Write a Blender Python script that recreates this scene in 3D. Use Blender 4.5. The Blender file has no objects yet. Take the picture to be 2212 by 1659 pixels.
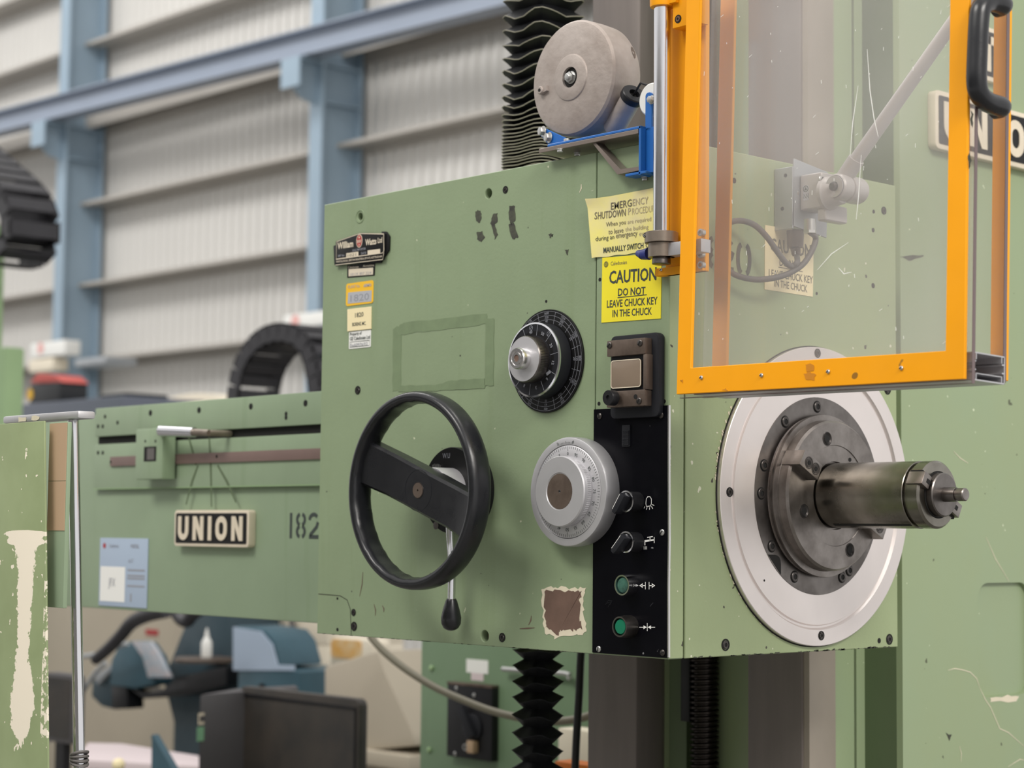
import bpy, bmesh, math, random
from mathutils import Vector as V, Matrix
from mathutils.geometry import tessellate_polygon
random.seed(7)
sc = bpy.context.scene
COL = sc.collection
PI = math.pi

# ------------------------------------------------------------------ camera
FPX, YAW, PIT, ROL = 4181.49, 0.826891, 0.0762659, 0.00972339
O = V((1.763907, -1.910140, 0.166930))
fwd = V((-math.sin(YAW) * math.cos(PIT), math.cos(YAW) * math.cos(PIT), math.sin(PIT)))
right = V((math.cos(YAW), math.sin(YAW), 0))
up = right.cross(fwd)
CR = right * math.cos(ROL) + up * math.sin(ROL)
CU = up * math.cos(ROL) - right * math.sin(ROL)
cam = bpy.data.cameras.new('camera')
cam.sensor_width = 36
cam.lens = 36 * FPX / 2212
cam.clip_start, cam.clip_end = .05, 200
cam.dof.use_dof = True
cam.dof.focus_distance = 2.60
cam.dof.aperture_fstop = 5.6
cob = bpy.data.objects.new('camera', cam)
m = Matrix((CR, CU, -fwd)).transposed().to_4x4()
m.translation = O
cob.matrix_world = m
COL.objects.link(cob)
sc.camera = cob
sc.view_settings.view_transform = 'Standard'
sc.view_settings.look = 'None'
sc.view_settings.gamma = 1
sc.view_settings.use_curve_mapping = False
sc.view_settings.exposure = 0.08

# ------------------------------------------------------------------ light
w = bpy.data.worlds.new('hall_daylight')
sc.world = w
w.use_nodes = True
w.node_tree.nodes['Background'].inputs[0].default_value = (1.0, .985, .965, 1)
w.node_tree.nodes['Background'].inputs[1].default_value = .80


def area(name, loc, tgt, sx, sy, power, col=(1, .96, .9)):
    l = bpy.data.lights.new(name, 'AREA')
    l.shape = 'RECTANGLE'
    l.size, l.size_y, l.energy, l.color = sx, sy, power, col
    o = bpy.data.objects.new(name, l)
    o.location = loc
    o.rotation_euler = (V(tgt) - V(loc)).to_track_quat('-Z', 'Y').to_euler()
    COL.objects.link(o)


area('hall_lamp', (5.2, -1.2, 4.2), (0, .3, .2), 3.0, 1.4, 260)
area('hall_lamp', (-1.2, -4.6, 5.6), (-.4, .2, .2), 3.4, 1.6, 260)
area('hall_lamp', (.6, .9, 6.2), (.6, .9, 0), 2.0, 1.0, 60)
area('hall_lamp', (-15, 1.5, 11.5), (-15, 10, 2.5), 16, 3.0, 1150, (1, .98, .95))


# ------------------------------------------------------------------ helpers
def ray(px, py):
    return fwd + CR * ((px - 1106) / FPX) - CU * ((py - 829.5) / FPX)


class Pl:                                        # a flat datum: origin, two axes and a normal
    def __init__(s, o, a, b, n):
        s.o, s.a, s.b, s.n = V(o), V(a), V(b), V(n)

    def pt(s, u, v, h=0):
        return s.o + s.a * u + s.b * v + s.n * h

    def px(s, x, y, h=0):                        # where the sight line through a photo point meets the plane
        d = ray(x, y)
        t = ((s.o + s.n * h) - O).dot(s.n) / d.dot(s.n)
        q = O + d * t - s.o
        return q.dot(s.a), q.dot(s.b)

    def mpp(s, x, y, h=0):                       # metres per photo pixel there
        d = ray(x, y)
        return (((s.o + s.n * h) - O).dot(s.n) / d.dot(s.n)) / FPX


def FP(Y):
    return Pl((0, Y, 0), (1, 0, 0), (0, 0, 1), (0, -1, 0))


def SP(X):
    return Pl((X, 0, 0), (0, 1, 0), (0, 0, 1), (1, 0, 0))


PF, PS = FP(0), SP(0)


def lin(c):
    return tuple(((x / 255) / 12.92 if x / 255 <= .04045 else ((x / 255 + .055) / 1.055) ** 2.4) for x in c) + (1,)


def circ(u, v, r, n=32, a0=0, ry=None):
    return [(u + r * math.cos(a0 + 2 * PI * i / n), v + (ry or r) * math.sin(a0 + 2 * PI * i / n)) for i in range(n)]


def rrect(u0, v0, u1, v1, r, n=5):
    p = []
    for cx, cy, a in ((u1 - r, v1 - r, 0), (u0 + r, v1 - r, 1), (u0 + r, v0 + r, 2), (u1 - r, v0 + r, 3)):
        for i in range(n + 1):
            t = (a + i / n) * PI / 2
            p.append((cx + r * math.cos(t), cy + r * math.sin(t)))
    return p


def ragged(pts, amp, n=6, seed=1):
    rnd = random.Random(seed)
    out = []
    for i, p in enumerate(pts):
        q = pts[(i + 1) % len(pts)]
        for k in range(n):
            t = k / n
            out.append((p[0] + (q[0] - p[0]) * t + rnd.uniform(-amp, amp), p[1] + (q[1] - p[1]) * t + rnd.uniform(-amp, amp)))
    return out


_txt = {}


def text_geo(s, bold):
    if (s, bold) not in _txt:
        cu = bpy.data.curves.new('t', 'FONT')
        cu.body, cu.size, cu.resolution_u, cu.offset = s, 1, 2, bold
        o = bpy.data.objects.new('t', cu)
        me = bpy.data.meshes.new_from_object(o)
        vs = [(v.co.x, v.co.y) for v in me.vertices]
        fs = [tuple(p.vertices) for p in me.polygons]
        bpy.data.objects.remove(o)
        bpy.data.curves.remove(cu)
        bpy.data.meshes.remove(me)
        _txt[(s, bold)] = (vs, fs)
    return _txt[(s, bold)]


class Warp(Pl):                                  # a plane whose surface rises by rise(u, v)
    def __init__(s, base, rise):
        Pl.__init__(s, base.o, base.a, base.b, base.n)
        s.rise = rise

    def pt(s, u, v, h=0):
        return s.o + s.a * u + s.b * v + s.n * (h + s.rise(u, v))


class MB:
    def __init__(s):
        s.v, s.f, s.m, s.cur = [], [], [], 0

    def mat(s, i):
        s.cur = i
        return s

    def add(s, vs, fs):
        k = len(s.v)
        s.v += [tuple(x) for x in vs]
        s.f += [tuple(i + k for i in f) for f in fs]
        s.m += [s.cur] * len(fs)
        return s

    def box(s, lo, hi):
        x0, y0, z0 = lo
        x1, y1, z1 = hi
        return s.add([(x0, y0, z0), (x1, y0, z0), (x1, y1, z0), (x0, y1, z0), (x0, y0, z1), (x1, y0, z1), (x1, y1, z1), (x0, y1, z1)],
                     [(0, 3, 2, 1), (4, 5, 6, 7), (0, 1, 5, 4), (1, 2, 6, 5), (2, 3, 7, 6), (3, 0, 4, 7)])

    def pbox(s, pl, u0, v0, u1, v1, h0, h1):
        return s.prism(pl, [(u0, v0), (u1, v0), (u1, v1), (u0, v1)], h0, h1)

    def hull8(s, q):                             # eight corners, bottom ring then top ring
        return s.add(q, [(0, 3, 2, 1), (4, 5, 6, 7), (0, 1, 5, 4), (1, 2, 6, 5), (2, 3, 7, 6), (3, 0, 4, 7)])

    def prism(s, pl, poly, h0, h1, holes=()):
        n = len(poly)
        if not holes:
            vs = [pl.pt(u, v, h0) for u, v in poly] + [pl.pt(u, v, h1) for u, v in poly]
            fs = [tuple(range(n))[::-1], tuple(range(n, 2 * n))] + [(i, (i + 1) % n, n + (i + 1) % n, n + i) for i in range(n)]
            return s.add(vs, fs)
        loops = [poly] + [list(h) for h in holes]
        flat = [p for l in loops for p in l]
        tri = tessellate_polygon([[V((u, v, 0)) for u, v in l] for l in loops])
        N = len(flat)
        vs = [pl.pt(u, v, h0) for u, v in flat] + [pl.pt(u, v, h1) for u, v in flat]
        fs = [tuple(t)[::-1] for t in tri] + [tuple(i + N for i in t) for t in tri]
        k = 0
        for l in loops:
            n = len(l)
            fs += [(k + i, k + (i + 1) % n, N + k + (i + 1) % n, N + k + i) for i in range(n)]
            k += n
        return s.add(vs, fs)

    def flat(s, pl, poly, h):                    # a printed or painted film
        return s.prism(pl, poly, h - .0002, h)

    def lathe(s, pl, u, v, prof, seg=40, cap=True):
        vs, fs = [], []
        for r, h in prof:
            vs += [pl.pt(u + r * math.cos(2 * PI * i / seg), v + r * math.sin(2 * PI * i / seg), h) for i in range(seg)]
        for k in range(len(prof) - 1):
            fs += [(k * seg + i, k * seg + (i + 1) % seg, (k + 1) * seg + (i + 1) % seg, (k + 1) * seg + i) for i in range(seg)]
        if cap:
            fs += [tuple(range(seg))[::-1], tuple(range((len(prof) - 1) * seg, len(prof) * seg))]
        return s.add(vs, fs)

    def ring(s, pl, u, v, prof, seg=48):         # closed profile swept round the axis
        n = len(prof)
        vs, fs = [], []
        for r, h in prof:
            vs += [pl.pt(u + r * math.cos(2 * PI * i / seg), v + r * math.sin(2 * PI * i / seg), h) for i in range(seg)]
        for k in range(n):
            q = (k + 1) % n
            fs += [(k * seg + i, k * seg + (i + 1) % seg, q * seg + (i + 1) % seg, q * seg + i) for i in range(seg)]
        return s.add(vs, fs)

    def cyl(s, p0, p1, r0, r1=None, seg=16):
        return s.tube([p0, p1], r0, seg, r1)

    def tube(s, pts, r, seg=10, r1=None):
        pts = [V(p) for p in pts]
        n = len(pts)
        vs, fs = [], []
        ref = None
        for i, p in enumerate(pts):
            t = (pts[min(i + 1, n - 1)] - pts[max(i - 1, 0)]).normalized()
            if ref is None:
                ref = V((0, 0, 1)) if abs(t.z) < .9 else V((1, 0, 0))
            x = (ref - t * ref.dot(t)).normalized()
            ref = x
            y = t.cross(x)
            rr = r if r1 is None else r + (r1 - r) * i / (n - 1)
            vs += [p + x * rr * math.cos(2 * PI * k / seg) + y * rr * math.sin(2 * PI * k / seg) for k in range(seg)]
        for i in range(n - 1):
            fs += [(i * seg + k, i * seg + (k + 1) % seg, (i + 1) * seg + (k + 1) % seg, (i + 1) * seg + k) for k in range(seg)]
        fs += [tuple(range(seg))[::-1], tuple(range((n - 1) * seg, n * seg))]
        return s.add(vs, fs)

    def ball(s, c, r, seg=14, rings=8, sz=1):
        vs, fs = [], []
        for j in range(1, rings):
            a = PI * j / rings
            vs += [(c[0] + r * math.sin(a) * math.cos(2 * PI * i / seg), c[1] + r * math.sin(a) * math.sin(2 * PI * i / seg), c[2] + sz * r * math.cos(a)) for i in range(seg)]
        for j in range(rings - 2):
            fs += [(j * seg + i, (j + 1) * seg + i, (j + 1) * seg + (i + 1) % seg, j * seg + (i + 1) % seg) for i in range(seg)]
        k = len(vs)
        vs += [(c[0], c[1], c[2] + sz * r), (c[0], c[1], c[2] - sz * r)]
        fs += [(k, i, (i + 1) % seg) for i in range(seg)] + [(k + 1, (rings - 2) * seg + (i + 1) % seg, (rings - 2) * seg + i) for i in range(seg)]
        return s.add(vs, fs)

    def line(s, pl, pts, wd, h, closed=False, h0=None):   # a ribbon of given width along a path
        pts = list(pts)
        n = len(pts)
        L, R = [], []
        for i in range(n):
            a = pts[i - 1] if (i or closed) else pts[i]
            b = pts[(i + 1) % n] if (i < n - 1 or closed) else pts[i]
            dx, dy = b[0] - a[0], b[1] - a[1]
            q = math.hypot(dx, dy) or 1
            sc_ = 1.0
            if 0 < i < n - 1 or closed:
                c = pts[i]
                d1 = (c[0] - a[0], c[1] - a[1])
                l1 = math.hypot(*d1) or 1
                co = (d1[0] * dx + d1[1] * dy) / (l1 * q)
                sc_ = 1 / max(.6, abs(co))
            ww = (wd[i] if isinstance(wd, (list, tuple)) else wd) * .5 * sc_
            L.append((pts[i][0] - dy / q * ww, pts[i][1] + dx / q * ww))
            R.append((pts[i][0] + dy / q * ww, pts[i][1] - dx / q * ww))
        hb = h - .0002 if h0 is None else h0
        vs = [pl.pt(u, v, h) for u, v in L] + [pl.pt(u, v, h) for u, v in R] + [pl.pt(u, v, hb) for u, v in L] + [pl.pt(u, v, hb) for u, v in R]
        fs = []
        for i in range(n if closed else n - 1):
            j = (i + 1) % n
            fs += [(i, n + i, n + j, j), (2 * n + i, 2 * n + j, 3 * n + j, 3 * n + i), (i, j, 2 * n + j, 2 * n + i), (n + i, 3 * n + i, 3 * n + j, n + j)]
        return s.add(vs, fs)

    def text(s, pl, t, c, wd, ht, h, bold=0.0, ang=0.0):   # fitted in a box wd x ht centred on c
        vs, fs = text_geo(t, bold)
        if not vs:
            return s
        x0, x1 = min(p[0] for p in vs), max(p[0] for p in vs)
        y0, y1 = min(p[1] for p in vs), max(p[1] for p in vs)
        ht = ht or wd * (y1 - y0) / (x1 - x0)
        wd = wd or ht * (x1 - x0) / (y1 - y0)
        ca, sa = math.cos(ang), math.sin(ang)
        out = []
        for x, y in vs:
            a = ((x - x0) / ((x1 - x0) or 1) - .5) * wd
            b = ((y - y0) / ((y1 - y0) or 1) - .5) * ht
            out.append(pl.pt(c[0] + a * ca - b * sa, c[1] + a * sa + b * ca, h))
        return s.add(out, fs)

    def ptext(s, pl, t, x0, y0, x1, y1, hp, h, bold=0.0):  # photo points of the line's left and right middle
        a, b = pl.px(x0, y0, h), pl.px(x1, y1, h)
        c = ((a[0] + b[0]) / 2, (a[1] + b[1]) / 2)
        return s.text(pl, t, c, math.hypot(b[0] - a[0], b[1] - a[1]), hp * pl.mpp((x0 + x1) / 2, (y0 + y1) / 2, h), h, bold, math.atan2(b[1] - a[1], b[0] - a[0]))

    def build(s, name, mats, parent=None, bevel=0, smooth=35, label=None, kind=None, seg=2):
        me = bpy.data.meshes.new(name)
        xs, ys, zs = zip(*s.v)
        loc = V(((min(xs) + max(xs)) / 2, (min(ys) + max(ys)) / 2, min(zs)))
        me.from_pydata([V(p) - loc for p in s.v], [], s.f)
        for q in (mats if isinstance(mats, (list, tuple)) else [mats]):
            me.materials.append(q)
        for p, i in zip(me.polygons, s.m):
            p.material_index = i
        bm = bmesh.new()
        bm.from_mesh(me)
        bmesh.ops.recalc_face_normals(bm, faces=bm.faces)
        if bevel:
            bmesh.ops.remove_doubles(bm, verts=bm.verts, dist=1e-6)
            ed = [e for e in bm.edges if len(e.link_faces) == 2 and e.calc_face_angle(0) > .6]
            bmesh.ops.bevel(bm, geom=ed, offset=bevel, segments=seg, affect='EDGES', profile=.6, clamp_overlap=True)
        bm.to_mesh(me)
        bm.free()
        if smooth:
            me.shade_smooth()
            me.set_sharp_from_angle(angle=math.radians(smooth))
        o = bpy.data.objects.new(name, me)
        COL.objects.link(o)
        ORG[o.name] = loc
        if parent:
            o.parent = parent
            o.location = loc - ORG[parent.name]
        else:
            o.location = loc
        if label:
            o['label'] = label
        if kind:
            o['kind'] = kind
        return o


ORG = {}


def thing(name, label, cat, loc, group=None):
    o = bpy.data.objects.new(name, None)
    o.empty_display_size = .05
    COL.objects.link(o)
    o.location = loc
    ORG[o.name] = V(loc)
    o['label'], o['category'] = label, cat
    if group:
        o['group'] = group
    return o


def tag(o, label, cat, group=None):
    o['label'], o['category'] = label, cat
    if group:
        o['group'] = group
    return o


def mat(name, c, rough=.5, metal=0.0, var=.0, vscale=6, c2=None, bump=.0, bscale=120, spots=None, streak=None, spec=.5, aniso=0, stretch=None):
    mt = bpy.data.materials.new(name)
    mt.use_nodes = True
    nt = mt.node_tree
    b = nt.nodes['Principled BSDF']
    b.inputs['Base Color'].default_value = lin(c)
    b.inputs['Roughness'].default_value = rough
    b.inputs['Metallic'].default_value = metal
    b.inputs['Specular IOR Level'].default_value = spec
    L = nt.links.new
    tc = nt.nodes.new('ShaderNodeTexCoord')
    src = tc.outputs['Object']
    if stretch:
        mp = nt.nodes.new('ShaderNodeMapping')
        mp.inputs['Scale'].default_value = stretch
        L(src, mp.inputs[0])
        src = mp.outputs[0]

    def noise(sc_, det=4, vec=None):
        n = nt.nodes.new('ShaderNodeTexNoise')
        n.inputs['Scale'].default_value = sc_
        n.inputs['Detail'].default_value = det
        n.inputs['Roughness'].default_value = .6
        L(vec or src, n.inputs['Vector'])
        return n.outputs['Fac']

    def ramp(f, a, bb):
        r = nt.nodes.new('ShaderNodeMapRange')
        r.inputs['From Min'].default_value = a
        r.inputs['From Max'].default_value = bb
        L(f, r.inputs['Value'])
        return r.outputs['Result']

    def mix(f, a, c2_):
        x = nt.nodes.new('ShaderNodeMix')
        x.data_type = 'RGBA'
        L(f, x.inputs[0])
        if isinstance(a, tuple):
            x.inputs[6].default_value = a
        else:
            L(a, x.inputs[6])
        x.inputs[7].default_value = c2_
        return x.outputs[2]
    out = None
    base = lin(c)
    if var or c2:
        cc = lin(c2) if c2 else tuple(k * (1 - var) for k in base[:3]) + (1,)
        out = mix(ramp(noise(vscale), .35, .68), base, cc)
    if streak:
        mp = nt.nodes.new('ShaderNodeMapping')
        mp.inputs['Scale'].default_value = (14, 14, .8)
        L(tc.outputs['Object'], mp.inputs[0])
        out = mix(ramp(noise(2.2, 5, mp.outputs[0]), .56, .80), out or base, lin(streak))
    if spots:
        for col, th, sc_ in spots:
            out = mix(ramp(noise(sc_, 2), th, th + .012), out or base, lin(col))
    if out:
        L(out, b.inputs['Base Color'])
        rr = ramp(noise(vscale * 2.3), .2, .8)
        k = nt.nodes.new('ShaderNodeMapRange')
        k.inputs['To Min'].default_value = max(.03, rough - .08)
        k.inputs['To Max'].default_value = min(1, rough + .08)
        L(rr, k.inputs['Value'])
        L(k.outputs[0], b.inputs['Roughness'])
    if bump:
        bp = nt.nodes.new('ShaderNodeBump')
        bp.inputs['Strength'].default_value = bump
        bp.inputs['Distance'].default_value = .002
        L(noise(bscale, 3), bp.inputs['Height'])
        L(bp.outputs[0], b.inputs['Normal'])
    return mt


M = {}
M['green'] = mat('green_machine_paint', (140, 157, 124), .42, var=.10, vscale=5, bump=.12, bscale=160, streak=(130, 147, 112), spots=[((196, 200, 172), .735, 70), ((70, 72, 60), .75, 55)])
M['greenlit'] = mat('green_machine_paint_lit_worn', (157, 171, 129), .42, var=.09, vscale=4, bump=.12, bscale=160, spots=[((214, 214, 190), .72, 60), ((66, 64, 52), .715, 48)])  # same green, lightened for the side facing the light, plus chipped spots
M['greenarm'] = mat('green_tail_paint', (146, 165, 136), .45, var=.10, vscale=4, streak=(132, 152, 121))
M['greencol'] = mat('green_column_paint', (147, 164, 130), .40, var=.08, vscale=3, bump=.05, bscale=90, c2=(149, 163, 125), spots=[((84, 90, 66), .745, 40), ((214, 222, 190), .755, 60)])
M['greendark'] = mat('shaded_and_oily_green', (92, 108, 78), .5, var=.15, vscale=4)  # column green darkened for its shaded front wall; also recess and oil streaks
M['greencab'] = mat('green_cabinet_paint', (108, 132, 102), .5, var=.06)
M['greenbg'] = mat('light_green_machine_paint', (150, 178, 132), .5, var=.05)
M['black'] = mat('black_plastic', (30, 30, 33), .38, var=.2, vscale=9, spec=.3)
M['wheel'] = mat('black_bakelite', (27, 28, 32), .30, var=.2, vscale=14, bump=.05, spec=.5)
M['panel'] = mat('black_panel_enamel', (9, 9, 15), .34, var=.25, vscale=12, spec=.09, spots=[((120, 120, 122), .745, 60)])
M['gasket'] = mat('black_gasket', (34, 35, 40), .5, var=.2, spec=.25)
M['rubber'] = mat('black_bellows_cloth', (20, 21, 24), .45, var=.3, vscale=20, spec=.3)
M['bellowedge'] = mat('bellows_piping', (146, 142, 128), .6)
M['hole'] = mat('dark_hole', (14, 13, 12), .8)
M['steel'] = mat('bright_steel', (222, 220, 220), .26, 1, var=.14, vscale=9)
M['ringsteel'] = mat('machined_ring_steel', (236, 228, 225), .42, .8, var=.10, vscale=5, bump=.03, bscale=300)
M['darksteel'] = mat('oiled_dark_steel', (132, 127, 124), .36, 1, var=.3, vscale=16, c2=(100, 95, 92))
M['nosesteel'] = mat('oiled_nose_steel', (152, 146, 142), .36, 1, var=.3, vscale=22, c2=(118, 112, 108))
M['quill'] = mat('ground_quill_steel', (146, 142, 134), .24, 1, var=.2, vscale=14, c2=(118, 114, 106))
M['screw'] = mat('black_oxide_screw', (86, 82, 80), .38, .9, var=.2)
M['zinc'] = mat('zinc_bolt', (196, 196, 194), .35, .9)
M['rod'] = mat('polished_rod', (228, 228, 232), .15, 1, var=.06, vscale=5)
M['satin'] = mat('satin_aluminium', (206, 205, 208), .45, .7, var=.10, vscale=8)
M['cast'] = mat('cast_aluminium', (178, 168, 162), .55, .35, var=.16, vscale=9, bump=.35, bscale=70, c2=(146, 134, 126))
M['clampsteel'] = mat('worn_clamp_steel', (150, 138, 126), .42, .7, var=.25, vscale=25)
M['orange'] = mat('orange_guard_paint', (248, 166, 12), .42, spec=.3, var=.07, vscale=7, spots=[((150, 104, 36), .735, 24)])
M['orangestain'] = mat('stained_orange_paint', (206, 132, 24), .45, var=.15, vscale=40)
M['blue'] = mat('blue_bracket_paint', (34, 104, 184), .35, var=.1)
M['bluelever'] = mat('dark_blue_plastic', (34, 46, 118), .4)
M['brownmetal'] = mat('brown_anodised_frame', (112, 98, 88), .42, .45, var=.3, vscale=30, c2=(84, 72, 64))
M['brownglass'] = mat('clouded_window', (140, 124, 108), .18, .1, var=.12, vscale=12)
M['bareplate'] = mat('steel_plate_raw', (150, 138, 130), .4, .7, var=.2)
M['galv'] = mat('galvanised_sheet', (176, 180, 184), .42, .55, var=.12, vscale=14)
M['greycast'] = mat('grey_painted_casting', (190, 186, 184), .42, .25, var=.08)
M['yellow'] = mat('yellow_card', (246, 230, 44), .5, var=.05, vscale=10)
M['paleyellow'] = mat('faded_yellow_paper', (240, 230, 134), .55, vscale=14, c2=(224, 212, 176))
M['ink'] = mat('dark_ink', (58, 66, 64), .7)
M['inkfade'] = mat('faded_ink', (176, 166, 140), .7)
M['ink2'] = mat('half_faded_ink', (112, 106, 88), .7)
M['white'] = mat('white_print', (236, 236, 232), .55)
M['cream'] = mat('cream_card', (243, 228, 184), .5)
M['labelyellow'] = mat('amber_label', (243, 190, 40), .45)
M['silverlabel'] = mat('silver_label', (186, 188, 194), .4, .2)
M['greyprint'] = mat('grey_print', (150, 152, 160), .6)
M['plateblack'] = mat('black_nameplate', (24, 24, 25), .4, var=.2, spec=.25)
M['platecream'] = mat('cream_relief', (224, 212, 190), .5, var=.08, vscale=30)
M['red'] = mat('red_print', (170, 50, 52), .5)
M['greenlens'] = mat('green_button_lens', (24, 118, 88), .18, var=.1)
M['greendull'] = mat('dull_green_button', (70, 112, 98), .22, var=.35, vscale=60, c2=(40, 66, 60))
M['primer'] = mat('brown_primer', (112, 88, 76), .6, var=.25, vscale=30)
M['chip'] = mat('cream_undercoat', (226, 216, 192), .55, var=.1, vscale=20)
M['tape'] = mat('tape_residue', (122, 140, 106), .6, var=.15, vscale=40)
M['tapeclean'] = mat('cleaned_paint', (152, 174, 130), .45, var=.06)
M['seam'] = mat('dark_seam', (52, 52, 40), .8)
M['smudge'] = mat('black_smudge', (48, 47, 44), .7, var=.4, vscale=60, c2=(84, 88, 70))
M['way'] = mat('scraped_way_steel', (122, 114, 110), .45, .35, var=.15, vscale=5, stretch=(6, 6, .6))
M['waylight'] = mat('ground_way_edge_lit', (164, 154, 142), .45, .3, var=.12, vscale=6)  # way steel lightened where its side catches the light
M['screwthread'] = mat('oily_lead_screw', (52, 46, 42), .35, .7, var=.3, vscale=30)
M['cable'] = mat('grey_cable', (96, 92, 90), .5)
M['blackcable'] = mat('black_cable', (22, 22, 24), .45)
M['hose'] = mat('olive_hose', (132, 126, 108), .5)
M['scale'] = mat('brown_scale_strip', (134, 112, 106), .5, .2, var=.15)
M['tan'] = mat('tan_card', (186, 158, 128), .6, var=.05)
M['steelblue'] = mat('pale_blue_steelwork', (148, 168, 184), .5, var=.06, vscale=2)
M['beamblue'] = mat('blue_grey_beam', (144, 154, 170), .45, var=.05, vscale=2)
M['clad'] = mat('grey_white_cladding', (208, 206, 202), .55, var=.04, vscale=.8)
M['girt'] = mat('galvanised_girt', (178, 173, 166), .5, var=.08, vscale=2)
M['wallgrey'] = mat('unseen_wall_grey', (112, 110, 106), .7, var=.1)
M['floor'] = mat('grey_concrete', (120, 118, 114), .7, var=.2, vscale=2)
M['teal'] = mat('teal_machine_paint', (54, 88, 102), .45, var=.2, vscale=6)
M['tealdark'] = mat('dark_teal_paint', (44, 66, 76), .5, var=.2)
M['beige'] = mat('beige_machine_paint', (182, 172, 154), .55, var=.05, vscale=3)
M['creamframe'] = mat('cream_frame_paint', (232, 222, 202), .5)
M['brownpanel'] = mat('brown_panel', (132, 114, 94), .6, var=.15, stretch=(8, 8, .6))
M['paperblue'] = mat('pale_blue_paper', (168, 184, 204), .5)
M['pinkpaper'] = mat('printed_wrapper', (190, 180, 182), .5, vscale=40, c2=(150, 172, 186))
M['amber'] = mat('amber_stain', (226, 164, 62), .4, vscale=12, c2=(232, 216, 180))
M['mauve'] = mat('pale_table_top', (214, 200, 202), .45)
M['casegrey'] = mat('grey_case_side', (82, 80, 82), .5, var=.1)
M['casedark'] = mat('dusty_black_case', (44, 42, 40), .5, vscale=7, c2=(62, 56, 50))
M['lime'] = mat('green_sticker', (130, 176, 140), .5)
M['palered'] = mat('faded_red_mark', (232, 178, 172), .5)
M['redcap'] = mat('red_lid', (196, 84, 76), .5)
M['binblack'] = mat('black_bin', (34, 36, 40), .45)
M['bluegrey'] = mat('blue_grey_machine', (98, 104, 118), .5)
M['chain'] = mat('black_cable_chain', (46, 45, 50), .45, var=.2)
M['orangebit'] = mat('orange_plastic', (224, 120, 30), .5)


def glass(name, tint, haze, hazecol):
    mt = bpy.data.materials.new(name)
    mt.use_nodes = True
    nt = mt.node_tree
    nt.nodes.clear()
    N = nt.nodes.new
    L = nt.links.new
    out = N('ShaderNodeOutputMaterial')
    tr = N('ShaderNodeBsdfTransparent')
    tr.inputs[0].default_value = tint
    gl = N('ShaderNodeBsdfGlossy')
    gl.inputs['Roughness'].default_value = .08
    fr = N('ShaderNodeFresnel')
    ge = N('ShaderNodeNewGeometry')              # same reflectance from inside the sheet as from outside
    io = N('ShaderNodeMapRange')
    io.inputs['To Min'].default_value = 1.45
    io.inputs['To Max'].default_value = 1 / 1.45
    L(ge.outputs['Backfacing'], io.inputs['Value'])
    L(io.outputs[0], fr.inputs[0])
    m1 = N('ShaderNodeMixShader')
    df = N('ShaderNodeBsdfDiffuse')
    df.inputs[0].default_value = hazecol
    m2 = N('ShaderNodeMixShader')
    tc = N('ShaderNodeTexCoord')
    mp = N('ShaderNodeMapping')
    mp.inputs['Scale'].default_value = (3, 3, 1.2)
    nz = N('ShaderNodeTexNoise')
    nz.inputs['Scale'].default_value = 3
    nz.inputs['Detail'].default_value = 6
    mr = N('ShaderNodeMapRange')
    mr.inputs['From Min'].default_value = .3
    mr.inputs['From Max'].default_value = .75
    mr.inputs['To Min'].default_value = haze * .7
    mr.inputs['To Max'].default_value = haze * 1.35
    L(tc.outputs['Object'], mp.inputs[0])
    L(mp.outputs[0], nz.inputs['Vector'])
    L(nz.outputs['Fac'], mr.inputs['Value'])
    L(fr.outputs[0], m1.inputs[0])
    L(tr.outputs[0], m1.inputs[1])
    L(gl.outputs[0], m1.inputs[2])
    L(mr.outputs[0], m2.inputs[0])
    L(m1.outputs[0], m2.inputs[1])
    L(df.outputs[0], m2.inputs[2])
    L(m2.outputs[0], out.inputs[0])
    return mt


M['pane'] = glass('dusty_polycarbonate', (.985, .98, .975, 1), .075, (.80, .77, .76, 1))
M['paneedge'] = mat('polycarbonate_edge', (108, 92, 92), .3)


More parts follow.
